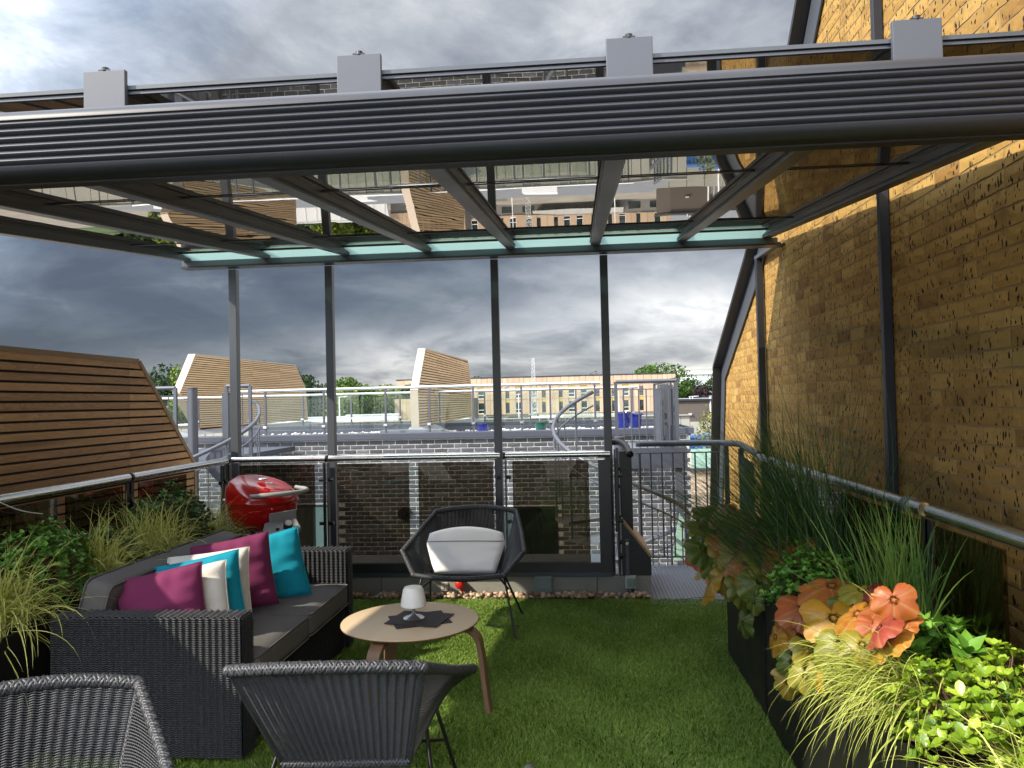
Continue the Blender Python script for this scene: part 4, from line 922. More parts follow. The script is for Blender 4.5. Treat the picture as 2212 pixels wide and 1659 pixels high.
def box_cushion(name, m, parent, lo, hi, R=None, round_=.035, crown=.018, seed=0):
    lo = np.array(lo, float); hi = np.array(hi, float); c = (lo + hi) / 2; sz = hi - lo; n = 16; r = np.random.default_rng(seed)
    me = bpy.data.meshes.new(name); import bmesh
    bm = bmesh.new(); bmesh.ops.create_cube(bm, size=1); bmesh.ops.subdivide_edges(bm, edges=bm.edges[:], cuts=13, use_grid_fill=True)
    ph = r.uniform(0, 6, 4)
    for v in bm.verts:
        p = np.array(v.co) * sz; q = np.clip(p, -sz / 2 + round_, sz / 2 - round_); d = p - q; l = np.linalg.norm(d)
        if l > 1e-9: p = q + d / l * round_
        u, w = p[0] / sz[0] * 2, p[1] / sz[1] * 2
        p[2] += crown * (1 - u * u) * (1 - w * w) * (1 if p[2] > 0 else .2) + .003 * math.sin(11 * u + ph[0]) * math.sin(7 * w + ph[1])
        if R is not None: p = np.array(R) @ p
        v.co = Vector(p + c - (np.array(rootloc(parent)) if parent is not None else 0))
    bm.to_mesh(me); bm.free(); me.polygons.foreach_set('use_smooth', np.ones(len(me.polygons), bool)); o = link(name, me, m, parent)
    rr = round_ * .75; zz = sz[2] / 2 - rr * .4
    for zs in (1, -1):
        pts = []
        for cx_, cy_, a0 in ((1, 1, 0), (-1, 1, 90), (-1, -1, 180), (1, -1, 270)):
            for k in range(5):
                a = math.radians(a0 + k * 22.5); pts.append((cx_ * (sz[0] / 2 - round_) + round_ * .93 * math.cos(a), cy_ * (sz[1] / 2 - round_) + round_ * .93 * math.sin(a), zs * zz))
        pts = np.array(pts); 
        if R is not None: pts = pts @ np.array(R).T
        MB().tube(pts + c, .0045, 6, closed=True).build('piping', m, o, smooth='all')
    return o
ym = (SY0 + SY1) / 2
for i, (a, b) in enumerate(((SY0 + AW + .005, ym - .003), (ym + .003, SY1 - AW - .005))):
    box_cushion('seat_cushion', 'seat_fabric', sf, (SX0 + .10, a, .30), (SX1 + .02, b, .435), seed=i)
    box_cushion('back_cushion', 'seat_fabric', sf, (SX0 - .12, a, .49), (SX0 + .30, b, .63), R=euler(0, math.radians(-74), 0), crown=.03, seed=4 + i)
# scatter cushions standing in a row, seen from the near arm
cs = [('purple', 'purple_fabric', (-1.985, 3.49, .60), .41, .37, -12, -11, 0, 'purple cushion nearest the viewer, sunlit at one corner, at the near sofa arm'),
      ('white', 'white_fabric', (-1.925, 3.60, .59), .41, .37, -14, -9, 2, 'white cushion squeezed between the nearest purple and the middle turquoise cushion'),
      ('blue', 'blue_fabric', (-1.925, 3.74, .605), .42, .38, -13, -10, 3, 'turquoise cushion in the middle of the row, its lower corner hanging forward'),
      ('white', 'white_fabric', (-1.94, 3.87, .61), .41, .38, -16, -5, 5, 'white cushion with a small black tag, behind the middle turquoise one'),
      ('purple', 'purple_fabric', (-1.925, 4.12, .625), .42, .40, -15, -9, 7, 'dark purple cushion in shade between the two turquoise cushions'),
      ('blue', 'blue_fabric', (-1.845, 4.38, .60), .43, .40, -18, -12, 9, 'turquoise cushion farthest back with sunlit top corner, beside the far armrest')]
for nm, m, c, w, h, rx, ry, seed, lab in cs:
    o = cushion('cushion', m, None, c, (w, h, .15), euler(math.radians(rx), math.radians(ry), math.radians(10 + seed)), .5, seed, pinch=.09, wrinkle=.012, corner=.025)
    tag(o, lab, 'cushion', 'scatter cushions on the sofa')
    if seed == 5: tp_ = at(537, 1335, Y=3.72); MB().box(tp_ - (.011, .003, .03), tp_ + (.011, .003, .03)).build('tag', 'black_rubber', o)

# white back cushion of chair A
cc = cushion('chair_cushion', 'white_vinyl', None, (-.815, 5.30, .505), (.56, .27, .08), euler(math.radians(-24), 0, .0), .28, 3, pinch=.0, wrinkle=.003, flat=2)
R24 = euler(math.radians(-24), 0, 0)
for v in cc.data.vertices:
    p = (np.array(v.co) - (-.815, 5.30, .505)) @ R24
    f = (p[2] + .135) / .27; p[0] *= .76 + .30 * f if f < .75 else .985 - (f - .75) * .25; 
    if f > .7: p[2] += .045 * (1 - (p[0] / .28) ** 2) * (f - .7) / .3 * 1.2
    v.co = Vector(p @ R24.T + (-.815, 5.30, .505))
for ch in list(cc.children): bpy.data.objects.remove(ch)
sm = [np.array((x, -.048 + .012 * (x / .27) ** 2, .075)) @ R24.T + (-.815, 5.30, .505) for x in np.linspace(-.265, .265, 14)]
MB().tube(sm, .003, 6).build('seam', 'grey_plastic', cc)
tag(cc, 'white trapezoid back cushion standing in the far wicker lounge chair', 'cushion')

# ---------------------------------------------------------------- round table, lamp, mats
TX, TY = -.885, 3.87
tb = thing('coffee_table', 'round brown coffee table with bentwood legs in front of the sofa', 'table', (TX, TY, 0))
MB().lathe([(.001, -.011), (.335, -.011), (.345, -.006), (.346, .0)], (TX, TY, .450), 72).build('table_edge', 'table_edge', tb, smooth=True)
MB().lathe([(.346, 0), (.345, .004), (.342, .005), (.001, .005)], (TX, TY, .4502), 72).build('table_top', 'table_top', tb, smooth=True)
for a in (-8, 118, 252):
    c, s = math.cos(math.radians(a + 2)), math.sin(math.radians(a + 2)); P = arc([(.16, .43), (.28, .425), (.345, .385), (.368, .30), (.385, .15), (.405, 0.)], 6)
    prof = [(TX + x * c, TY + x * s, z) for x, z in P]; n = len(prof); W2 = np.array([-s, c, 0]) * .033
    V = []; 
    for i, p in enumerate(prof):
        p = np.array(p); q0 = np.array(prof[max(0, i - 1)]); q1 = np.array(prof[min(n - 1, i + 1)]); d = (q1 - q0) / np.linalg.norm(q1 - q0); nn = np.cross(d, np.array([-s, c, 0])) * .0115
        V += [p - W2 - nn, p + W2 - nn, p + W2 + nn, p - W2 + nn]
    Fq = [(i * 4 + k, i * 4 + (k + 1) % 4, (i + 1) * 4 + (k + 1) % 4, (i + 1) * 4 + k) for i in range(n - 1) for k in range(4)] + [(0, 1, 2, 3), tuple(4 * n - 4 + k for k in (3, 2, 1, 0))]
    MB().add(V, Fq).build('leg', 'table_leg', tb, smooth=True)
for i, (a, dz, lab) in enumerate(((24, 0, 'lower dark woven placemat, turned so its corners stick out under the upper mat'), (-12, .004, 'upper dark woven square placemat directly under the small lamp'))):
    c, s = math.cos(math.radians(a)), math.sin(math.radians(a)); q = [(TX + .05 + (x * c - y * s), TY - .005 + (x * s + y * c), .4556 + dz) for x, y in ((-.14, -.12), (.14, -.12), (.14, .12), (-.14, .12))]
    tag(MB().prism(q, (0, 0, .003)).build('placemat', 'mat_woven'), lab, 'placemat', 'woven placemats on the round table')
lx, ly, lz = TX + .02, TY - .005, .4630
lm = thing('table_lamp', 'small lamp with white plastic shade and silver foot on the round table', 'lamp', (lx, ly, lz))
MB().lathe([(.001, 0), (.052, 0), (.054, .004), (.045, .010), (.018, .016), (.009, .026), (.0085, .062), (.012, .07)], (lx, ly, lz), 32).build('foot', 'alu', lm, smooth=True)
MB().lathe([(.060, .066), (.062, .063), (.065, .066), (.061, .10), (.052, .145), (.044, .158), (.001, .163)], (lx, ly, lz), 32).lathe([(.060, .066), (.05, .140)], (lx, ly, lz), 32).build('lamp_shade', 'lamp_white', lm, smooth=True)

# ---------------------------------------------------------------- barbecue
BX, BY, BZ0 = -2.31, 5.42, .67
bq = thing('barbecue', 'glossy red kettle barbecue with grey handle and control panel behind the sofa', 'barbecue', (BX, BY, 0))
MB().lathe([(.001, 0), (.13, .0), (.185, .018), (.222, .06), (.24, .12), (.247, .185), (.252, .19), (.252, .197)], (BX, BY, BZ0), 56).build('bowl', 'red_enamel', bq, smooth=True)
lid = MB().lathe([(.257, .198), (.258, .206), (.253, .212), (.252, .245), (.243, .285), (.215, .325), (.165, .352), (.10, .366), (.04, .371), (.001, .372)], (BX, BY, BZ0), 56)
Vl = lid.V[0]; k = (Vl[:, 2] - BZ0 - .212).clip(0); Vl[:, 2] -= k * .42 * ((Vl[:, 0] - BX) * .9 - (Vl[:, 1] - BY) * .3 + .02) / .25; Vl[:, 0] -= k * .10
lo_ = lid.build('lid', 'red_enamel', bq, smooth='all')
MB().tube(arc([(BX + .02, BY - .255, BZ0 + .262), (BX + .16, BY - .235, BZ0 + .268), (BX + .27, BY - .16, BZ0 + .27), (BX + .325, BY - .06, BZ0 + .272), (BX + .32, BY + .03, BZ0 + .276), (BX + .21, BY + .11, BZ0 + .285)], 6), [.012] * 3 + [.016] * 25 + [.014] * 3, 12).build('lid_handle', 'pale_plastic', lo_, smooth='all')
MB().ell((BX + .045, BY - .09, BZ0 + .365), (.036, .03, .010), 20, 8).build('lid_badge', 'alu', lo_, smooth='all')
bd = MB().beam((BX + .082, BY - .14, BZ0 + .345), (BX + .13, BY - .125, BZ0 + .340), .024, .008).build('name_plate', 'alu', lo_, bevel=.002)
tcv = bpy.data.curves.new('name', 'FONT'); tcv.body = 'Char-Broil'; tcv.size = .014; tcv.extrude = .0006; tcv.align_x = 'CENTER'; tcv.align_y = 'CENTER'
to = bpy.data.objects.new('lettering', tcv); COL.objects.link(to); bpy.context.view_layer.update()
me = to.to_mesh(); me2 = me.copy(); to.to_mesh_clear(); bpy.data.objects.remove(to)
me2.materials.clear(); me2.materials.append(MATS['black_rubber']); to = bpy.data.objects.new('lettering', me2); COL.objects.link(to); to.parent = lo_
to.location = Vector((BX + .106, BY - .1345, BZ0 + .3477)) - Vector(rootloc(bq)) ; to.rotation_euler = (.55, .10, .3); to.scale = (.62, .62, .62)
pn = MB().prism([(BX + .10, BY - .235, BZ0 + .150), (BX + .25, BY - .13, BZ0 + .165), (BX + .25, BY - .13, BZ0 + .09), (BX + .10, BY - .235, BZ0 + .075)], (.012, -.012, 0)).build('panel_bracket', 'grey_plastic', bq, bevel=.004)
MB().prism([(BX + .07, BY - .24, BZ0 + .09), (BX + .10, BY - .34, BZ0 + .055), (BX + .20, BY - .39, BZ0 + .025), (BX + .31, BY - .34, BZ0 + .035), (BX + .335, BY - .25, BZ0 + .06), (BX + .25, BY - .12, BZ0 + .11)], (.0, .0, -.04)).build('control_panel', 'grey_plastic', bq, bevel=.012)
MB().tube([(BX + .245, BY - .27, BZ0 + .058), (BX + .262, BY - .295, BZ0 + .09)], .030, 20).build('knob', 'black_rubber', bq, smooth=True)
MB().tube([(BX + .262, BY - .295, BZ0 + .09), (BX + .266, BY - .301, BZ0 + .097)], .024, 20).build('knob_cap', 'alu', bq, smooth=True)
MB().box((BX + .185, BY - .33, BZ0 + .04), (BX + .205, BY - .31, BZ0 + .065)).build('igniter', 'black_rubber', bq, bevel=.003)
MB().tube(arc([(BX + .11, BY - .27, BZ0 + .0), (BX + .12, BY - .30, BZ0 - .03), (BX + .20, BY - .33, BZ0 - .05), (BX + .28, BY - .31, BZ0 - .03), (BX + .29, BY - .28, BZ0 + .01)]), .004, 8).build('towel_hook', 'steel', bq, smooth='all')
for sx, sy in ((-1, -1), (1, -1), (-1, 1), (1, 1)): MB().tube([(BX + sx * .12, BY + sy * .12, BZ0 + .01), (BX + sx * .24, BY + sy * .2, 0)], .019, 12).build('leg', 'grey_plastic', bq, smooth=True)
MB().box((BX - .2, BY - .18, .14), (BX + .2, BY + .18, .155)).build('bottom_shelf', 'dark_frame', bq)
MB().tube([(BX - .26, BY - .02, BZ0 + .2), (BX - .285, BY - .02, BZ0 + .21)], .012, 10).build('hinge', 'alu', bq, smooth=True)
for o in bq.children:
    if o.name.split('.')[0] in ('panel_bracket', 'control_panel', 'knob', 'knob_cap', 'igniter', 'towel_hook'): o.location.x += .045; o.location.z -= .01

# ================================================================ PLANTERS AND PLANTS
def planter(x0, x1, y0, y1, h, label):
    t = thing('planter', label, 'planter', ((x0 + x1) / 2, (y0 + y1) / 2, 0), 'tall black planters along the terrace edges')
    MB().box((x0, y0, 0), (x1, y0 + .02, h)).box((x0, y1 - .02, 0), (x1, y1, h)).box((x0, y0 + .02, 0), (x0 + .02, y1 - .02, h)).box((x1 - .02, y0 + .02, 0), (x1, y1 - .02, h)).build('side_wall', 'planter_black', t, bevel=.002)
    MB().box((x0 + .02, y0 + .02, .1), (x1 - .02, y1 - .02, h - .04)).build('soil', 'soil', t)
planter(.85, 1.20, 3.83, 4.76, .60, 'tall black planter farthest back on the right, at the chequer plate platform')
planter(.85, 1.20, 2.67, 3.77, .60, 'tall black planter under the bright orange leaves')
planter(.85, 1.20, 1.45, 2.61, .60, 'tall black planter at the lower right corner, under lime green bushes')
for y0, y1, lab in ((2.2, 3.35, 'tall black planter at the left edge behind the near sofa arm'), (3.41, 4.36, 'tall black planter behind the middle of the sofa'), (4.42, 5.36, 'tall black planter between sofa and barbecue')): planter(-2.80, -2.44, y0, y1, .60, lab)

def clump(name, label, cat, c, n, ln, w, m, seed, spread=.06, up=(0, 0, 1), lean=.5, droop=1.0, bias=(0, 0), tone=(.2, .8), stripe=.3, kink=0., group=None, segs=8, zmin=None):
    """tuft of arching ribbon blades rising from c"""
    r = np.random.default_rng(seed); VV, QQ, TT = [], [], []
    c = np.array(c, float)
    for i in range(n):
        a = r.uniform(0, 2 * PI); l = ln * r.uniform(.55, 1.15); th = abs(r.normal(0, lean)) + .05
        d = np.array([math.cos(a) * math.sin(th) + bias[0], math.sin(a) * math.sin(th) + bias[1], math.cos(th)]); d /= np.linalg.norm(d)
        p = c + np.array([r.normal(0, spread), r.normal(0, spread), r.uniform(-.02, .02)]); g = droop * r.uniform(.5, 1.5); t0 = r.uniform(*tone); ww = w * r.uniform(.7, 1.25)
        side = np.cross(d, (0, 0, 1)); side /= np.linalg.norm(side) + 1e-9; side = side * math.cos(kk := r.uniform(-.9, .9)) + np.cross(side, d) * math.sin(kk); curl = r.normal(0, .25)
        b = len(VV) * 3 * (segs + 1); P = []
        for k in range(segs + 1):
            f = k / segs; q = ww * (1 - f ** 3) * (.55 + .9 * min(f * 3, 1) * .5); nn = np.cross(side, d)
            P += [p - side * q / 2 + nn * q * .18, p, p + side * q / 2 + nn * q * .18]
            TT += [min(1, t0 + stripe), t0, min(1, t0 + stripe)]
            p = p + d * l / segs; d = d + np.array([0, 0, -1]) * g * (.15 + f * 1.1) / segs + side * curl / segs; d /= np.linalg.norm(d)
            if zmin is not None and p[2] < zmin: d[2] = max(d[2], -.05)
        VV.append(P)
        for k in range(segs):
            o = b + 3 * k; QQ += [(o, o + 1, o + 4, o + 3), (o + 1, o + 2, o + 5, o + 4)]
    V = np.array(VV).reshape(-1, 3); t = thing(name, label, cat, c, group)
    o = link('blades', mesh_np('blades', V - c, [np.array(QQ)], np.array(TT)), m, t); o['kind'] = 'stuff'
    return t
def leaf_shape(kind):
    if kind == 'round': return [(0, 0), (.5, -.0), (.32, .42), (-.32, .42), (.30, .78), (-.30, .78), (0, 1)]
    return None
def bush(name, label, cat, c, rad, n, ll, lw, m, seed, per=7, tone=(.2, .85), singles=0, open_=.9, group=None, stem=True, lowcut=-.35, serr=0, layers=1):
    """rosettes of small folded leaves over a mound; the leaves nearest the camera are parts of their own"""
    r = np.random.default_rng(seed); c = np.array(c, float); rad = np.array(rad, float); t = thing(name, label, cat, c, group)
    # leaf in its own axes: length along x, width y, normal z
    px = np.array([0, .25, .55, .82, 1.0]); wv = np.array([.12, .72, 1.0, .72, .0]) * .5
    if serr: px = np.array([0, .2, .45, .72, 1.0]); wv = np.array([.2, .9, 1., .6, 0]) * .5
    Vl = []
    for i, (x, w_) in enumerate(zip(px, wv)):
        z = -.18 * x * x; Vl += [(x, -w_ * lw / ll, z + .10 * w_), (x, 0, z - .02), (x, w_ * lw / ll, z + .10 * w_)]
    Vl = np.array(Vl) * ll; Ql = np.array([(3 * i + a, 3 * i + a + 1, 3 * i + a + 4, 3 * i + a + 3) for i in range(4) for a in (0, 1)])
    mats_, tones, cent = [], [], []
    stems = MB()
    for i in range(n):
        v = r.normal(size=3); v /= np.linalg.norm(v)
        if v[2] < lowcut: v[2] = -v[2]
        k = 1 + .16 * math.sin(5 * v[0] + seed) * math.cos(4 * v[1] + 2 * v[2]) + r.normal(0, .07); p = c + v * rad * k * (r.uniform(.72, 1.0) if r.random() < .45 else 1)
        ax = v * .7 + np.array([0, 0, .8]) + r.normal(0, .25, 3); ax /= np.linalg.norm(ax)
        if stem and r.random() < .5: stems.tube([c + (p - c) * .55 + (0, 0, -.02), p], .0016, 4, caps=False)
        x = np.cross(ax, r.normal(size=3)); x /= np.linalg.norm(x); y = np.cross(ax, x); t0 = r.uniform(*tone); s0 = r.uniform(.7, 1.2)
        for L_ in range(layers):
            for k2 in range(per):
                a = 2 * PI * k2 / per + r.normal(0, .2) + L_ * .5; el_ = open_ * (1.0 - .45 * (k2 % 2)) * (1 - .12 * L_) + r.normal(0, .15)
                out = (x * math.cos(a) + y * math.sin(a)); dl = out * math.sin(el_) + ax * math.cos(el_); nl = -(out * math.cos(el_) - ax * math.sin(el_)) ; wl = np.cross(nl, dl); s1 = s0 * r.uniform(.75, 1.1) * (1 - .1 * (k2 % 2))
                A = np.column_stack([dl, wl, nl]) * s1; mats_.append((A, p - ax * L_ * ll * .8 - ax * .006 * (k2 % 2))); tones.append(np.clip(t0 + r.normal(0, .1) + .12 * (k2 % 2) - L_ * .12, 0, 1)); cent.append(p)
    cent = np.array(cent); d = np.linalg.norm(cent - CAM, axis=1) + np.array([0 if infr(q) else 99 for q in cent]); order = np.argsort(d); VV, QQ, TT = [], [], []
    var = {}
    for rank, i in enumerate(order):
        A, p = mats_[i]
        if rank < singles and d[i] < 90:
            key = round(float(tones[i]) * 8)
            if key not in var: var[key] = mesh_np('leaf', Vl, [Ql], key / 8, smooth=True); var[key].materials.append(MATS[m])
            o = bpy.data.objects.new('leaf', var[key]); COL.objects.link(o); o.parent = t; mm = Matrix.Identity(4)
            for a in range(3):
                for b in range(3): mm[a][b] = A[a][b]
                mm[a][3] = p[a] - c[a]
            o.matrix_local = mm
        else:
            b = len(VV) * len(Vl); VV.append(Vl @ A.T + p - c); QQ.append(Ql + b); TT.append(np.clip(tones[i] + .0 * Vl[:, 0], 0, 1))
    if VV: o = link('foliage', mesh_np('foliage', np.vstack(VV), [np.vstack(QQ)], np.concatenate(TT), smooth=True), m, t); o['kind'] = 'stuff'
    if stems.n: stems.build('stems', 'stem', t, kind='stuff')
    return t
def heuchera(name, label, c, leaves, seed):
    """leaves: (x, y, z, size, tone, azimuth, tilt)"""
    r = np.random.default_rng(seed); c = np.array(c, float); t = thing(name, label, 'plant', c)
    def leaf(size, tone, sd):
        q = np.random.default_rng(sd); na, nr = 70, 7; off = .30 * size; V = [(0, 0, .0)]; rad = [.2]; ph = q.uniform(0, 6); jit = q.normal(0, .09, 5)
        for j in range(1, nr + 1):
            f = j / nr
            for i in range(na):
                a = 2 * PI * i / na - PI; aa = abs(math.degrees(a)); c5 = 0.
                g = float(np.interp(aa, [0, 16, 29, 44, 60, 74, 88, 103, 120, 140, 158, 170, 180], [1.02, .95, .78, .93, .98, .90, .74, .86, .88, .78, .66, .40, .10]))
                g *= 1 + jit[int((a + PI) / 2.01 / PI * 5) % 5]; g += .035 * abs(math.sin(a * 11 + ph)) - .02 + .015 * math.sin(a * 31 + ph)
                c5 = max(math.exp(-((aa - k_) / 3.2) ** 2) for k_ in (0, 60, 120)); lobes = 5
                rr = size * 1.08 * f * (1 + (g - 1) * f ** .7)
                vein = c5 * (1 - .5 * f) * min(1, f * 4)
                z = -.26 * size * f ** 2.4 + .02 * size * math.sin(a * lobes * 2 + ph) * f * f + .08 * size * math.sin(2 * a + ph) * f ** 2 - .015 * size * vein + .035 * size * math.sin(a * 9 + ph) * f ** 4
                V.append((rr * math.cos(a), rr * math.sin(a), z)); rad.append(vein * .8)
        Q = [(1 + (j - 1) * na + i, 1 + (j - 1) * na + (i + 1) % na, 1 + j * na + (i + 1) % na, 1 + j * na + i) for j in range(1, nr) for i in range(na)]
        T3 = [(0, 1 + i, 1 + (i + 1) % na) for i in range(na)]
        return mesh_np('leaf', V, [np.array(Q), np.array(T3)], tone, smooth=True, extra={'rad': np.array(rad)})
    st = MB()
    for k, (x, y, z, size, tone, az_, tilt) in enumerate(leaves):
        me = leaf(size * 1.16, tone, seed * 100 + k); o = link('leaf', me, 'heuchera', t); p = np.array((x, y, z)) - c; o.location = p
        o.rotation_euler = (Matrix.Rotation(math.radians(az_), 3, 'Z') @ Matrix.Rotation(math.radians(tilt), 3, 'Y')).to_euler()
        e = np.array((x, y + .004, z - .012)); st.tube(arc([c + r.normal(0, .03, 3) * (1, 1, 0), (c + e) / 2 - (0, 0, .02), c * .22 + e * .78 - (0, 0, .025)], 3), .0016, 5, caps=False)
    st.build('stems', 'stem', t, smooth='all')
    return t

# ---- right side, from the far planter to the near one
def hleaf(u, v, X, size, tone, tilt, az_=None):
    p = at(u, v, X=X); a = az_ if az_ is not None else 180 + random.uniform(-35, 60); return (*p, size, tone, a, tilt)
def hl(u, v, size, tone, tilt, Y=None, X=None, az_=None):
    p = at(u, v, Y=Y) if Y else at(u, v, X=X - .07); return (*p, size, tone, az_ if az_ is not None else random.uniform(165, 300), tilt)
rr_ = random.Random(8)
L1 = [hl(u, v, s, tn, ti, Y=Y) for u, v, Y, s, tn, ti in (
    (1528, 1102, 4.75, .085, .30, 35), (1562, 1092, 4.85, .075, .76, 20), (1515, 1140, 4.6, .085, .30, 55), (1548, 1160, 4.5, .095, .24, 58), (1517, 1185, 4.45, .085, .16, 68), (1592, 1162, 4.3, .115, .66, 45), (1640, 1125, 4.3, .10, .36, 28), (1622, 1150, 4.2, .095, .62, 38), (1665, 1160, 4.1, .10, .36, 38), (1562, 1200, 4.3, .095, .32, 60), (1540, 1222, 4.35, .08, .18, 68), (1578, 1238, 4.2, .09, .34, 70), (1612, 1215, 4.1, .10, .58, 52), (1655, 1210, 4.0, .10, .32, 50), (1692, 1205, 3.95, .095, .55, 40), (1604, 1268, 4.1, .08, .26, 74), (1563, 1250, 4.25, .06, .42, 78), (1640, 1255, 3.95, .085, .22, 65), (1682, 1190, 4.05, .095, .48, 35),
    (1508, 1200, 4.5, .06, .76, 70), (1690, 1250, 3.9, .085, .62, 60), (1604, 1345, 4.0, .068, .10, 82), (1628, 1300, 3.9, .05, .2, 82), (1585, 1118, 4.7, .08, .38, 25), (1710, 1172, 4.0, .09, .62, 30))]
L1 += [hl(rr_.uniform(1515, 1720), rr_.uniform(1110, 1260), rr_.uniform(.07, .10), rr_.uniform(.2, .72), rr_.uniform(30, 75), Y=rr_.uniform(4.2, 4.75)) for _ in range(34)]
L1 = [(x * .965, (y - 0) * .965, H + (z - H) * .965, s_ * 1.05, t_, a_, ti_) for x, y, z, s_, t_, a_, ti_ in L1]
heuchera('coral_bells', 'shaded rust and olive lobed leaves spilling over the farthest right planter', (1.0, 4.25, .60), L1, 3)
L2 = [hl(u, v, s, tn, ti, X=X) for u, v, X, s, tn, ti in (
    (1795, 1265, 1.0, .098, .62, 28), (1735, 1310, .92, .092, .70, 42), (1765, 1280, .96, .05, .84, 30), (1800, 1335, .90, .092, .50, 50), (1852, 1325, .93, .078, .56, 42), (1905, 1312, .97, .080, .70, 32), (1900, 1355, .92, .068, .84, 50), (1860, 1275, 1.02, .065, .38, 25), (1690, 1335, .86, .075, .60, 65), (1675, 1375, .83, .06, .52, 75), (1750, 1400, .85, .062, .40, 66), (1812, 1390, .86, .06, .32, 62), (1862, 1392, .88, .06, .38, 58), (1712, 1430, .82, .058, .20, 72), (1738, 1460, .81, .05, .35, 78), (1702, 1472, .81, .052, .42, 80), (1778, 1422, .84, .05, .27, 72), (1900, 1400, .92, .055, .45, 50), (1935, 1375, .96, .055, .56, 45), (1700, 1400, .83, .045, .9, 72), (1945, 1335, 1.0, .055, .62, 35), (1880, 1270, 1.05, .06, .92, 25), (1765, 1472, .80, .035, .5, 82))]
L2 += [hl(rr_.uniform(1680, 1930), rr_.uniform(1290, 1400), rr_.uniform(.045, .07), rr_.uniform(.15, .95), rr_.uniform(35, 75), X=rr_.uniform(.92, 1.06)) for _ in range(24)]
heuchera('coral_bells', 'bright orange, red and yellow lobed leaves in the middle right planter', (1.0, 2.95, .60), L2, 4)
clump('tall_grass', 'large dark green grass fountain arching left over the far right planter', 'grass plant', (1.12, 3.86, .70), 800, .88, .0034, 'grass_green', 21, spread=.07, lean=.40, droop=.85, bias=(-.30, .34), tone=(.15, 1.), stripe=.12, segs=9)
clump('tall_grass', 'long thin drooping grass blades crossing the guard rail bars', 'grass plant', (1.0, 3.75, .62), 260, 1.05, .0030, 'grass_green', 24, spread=.08, lean=.32, droop=1.7, bias=(-.75, .55), tone=(.05, .5), stripe=.08, segs=10)
clump('tall_grass', 'thin dark stems of tall grass standing against the shaded brick wall', 'grass plant', (1.12, 3.5, .6), 110, 1.10, .0034, 'grass_green', 22, spread=.10, lean=.55, droop=.9, bias=(-.02, .12), tone=(.05, .5), stripe=.1, segs=11)
clump('tall_grass', 'upright bright green grass tuft with striped blades beside the orange leaves', 'grass plant', (1.12, 2.84, .62), 260, .56, .0058, 'grass_green', 23, spread=.05, lean=.30, droop=.7, bias=(-.10, .06), tone=(.6, 1.), stripe=.2, segs=8)
bush('box_bush', 'small-leaved green bush between the orange leaves and the dark tall grass', 'bush', (.99, 3.42, .69), (.17, .25, .17), 620, .024, .015, 'leaf_mid', 31, singles=90)
bush('box_bush', 'small dark-leaved bush among the farthest rust-coloured leaves', 'bush', (1.0, 4.68, .62), (.13, .2, .17), 180, .020, .012, 'leaf_mid', 32, tone=(.1, .6))
bush('mint_bush', 'broad-leaved fresh green herb between the striped grass and the lime bush', 'herb', (1.06, 2.50, .66), (.17, .29, .17), 60, .068, .036, 'leaf_mint', 33, per=6, tone=(.3, .8), singles=280, open_=1.0, serr=1, layers=2)
bush('lime_bush', 'dense glossy lime green bush filling the lower right corner', 'bush', (1.06, 2.12, .63), (.22, .30, .20), 560, .030, .019, 'leaf_lime', 34, per=7, singles=290, tone=(.15, .95))
bush('lime_bush', 'glossy yellow-green bush behind the lower right corner, next to the rail', 'bush', (1.10, 1.80, .70), (.20, .22, .20), 300, .030, .019, 'leaf_lime', 35, per=7, tone=(.25, 1.))
clump('striped_sedge', 'yellow striped sedge spilling left over the planter below the orange leaves', 'grass plant', (.97, 2.36, .62), 480, .40, .0040, 'grass_gold', 41, spread=.05, lean=.60, droop=3.9, bias=(-.85, -.10), tone=(.25, .75), stripe=.32, segs=10)
clump('striped_sedge', 'yellow striped sedge cropped by the lower right corner', 'grass plant', (1.02, 1.74, .58), 260, .33, .0045, 'grass_gold', 42, spread=.06, lean=.8, droop=2.2, bias=(-.3, .2), tone=(.3, .8), stripe=.3, segs=9)
# ---- left side
clump('golden_sedge', 'golden sedge clump at the left edge hanging over its planter', 'grass plant', (-2.58, 3.22, .62), 380, .42, .0055, 'grass_gold', 51, spread=.06, lean=.9, droop=3.2, bias=(.35, -.15), tone=(.6, 1.), stripe=.25)
clump('golden_sedge', 'golden sedge clump between the two dark bushes left of the sofa', 'grass plant', (-2.56, 3.86, .66), 400, .40, .0052, 'grass_gold', 52, spread=.06, lean=.9, droop=3.0, bias=(.3, -.2), tone=(.6, 1.), stripe=.25)
clump('golden_sedge', 'big golden sedge clump above the sofa back cushions', 'grass plant', (-2.58, 4.42, .68), 520, .42, .0052, 'grass_gold', 53, spread=.07, lean=1.0, droop=3.0, bias=(.2, -.2), tone=(.6, 1.), stripe=.25)
clump('golden_sedge', 'golden sedge clump next to the red barbecue', 'grass plant', (-2.56, 5.15, .62), 400, .38, .0050, 'grass_gold', 54, spread=.06, lean=.95, droop=3.0, bias=(.15, -.1), tone=(.6, 1.), stripe=.25)
bush('dark_bush', 'dark green small-leaved bush at the left edge under the steel rail', 'bush', (-2.60, 3.52, .74), (.20, .27, .24), 560, .028, .016, 'leaf_mid', 61, tone=(.2, .9), singles=60)
bush('dark_bush', 'dark green bush touching the glass left of the barbecue', 'bush', (-2.62, 4.72, .76), (.19, .36, .25), 640, .028, .014, 'leaf_dark', 62, tone=(.1, .75))
bush('dark_bush', 'low dark bush behind the golden sedge under the steel rail', 'bush', (-2.68, 4.12, .70), (.14, .22, .18), 260, .028, .014, 'leaf_dark', 63, tone=(.1, .7))

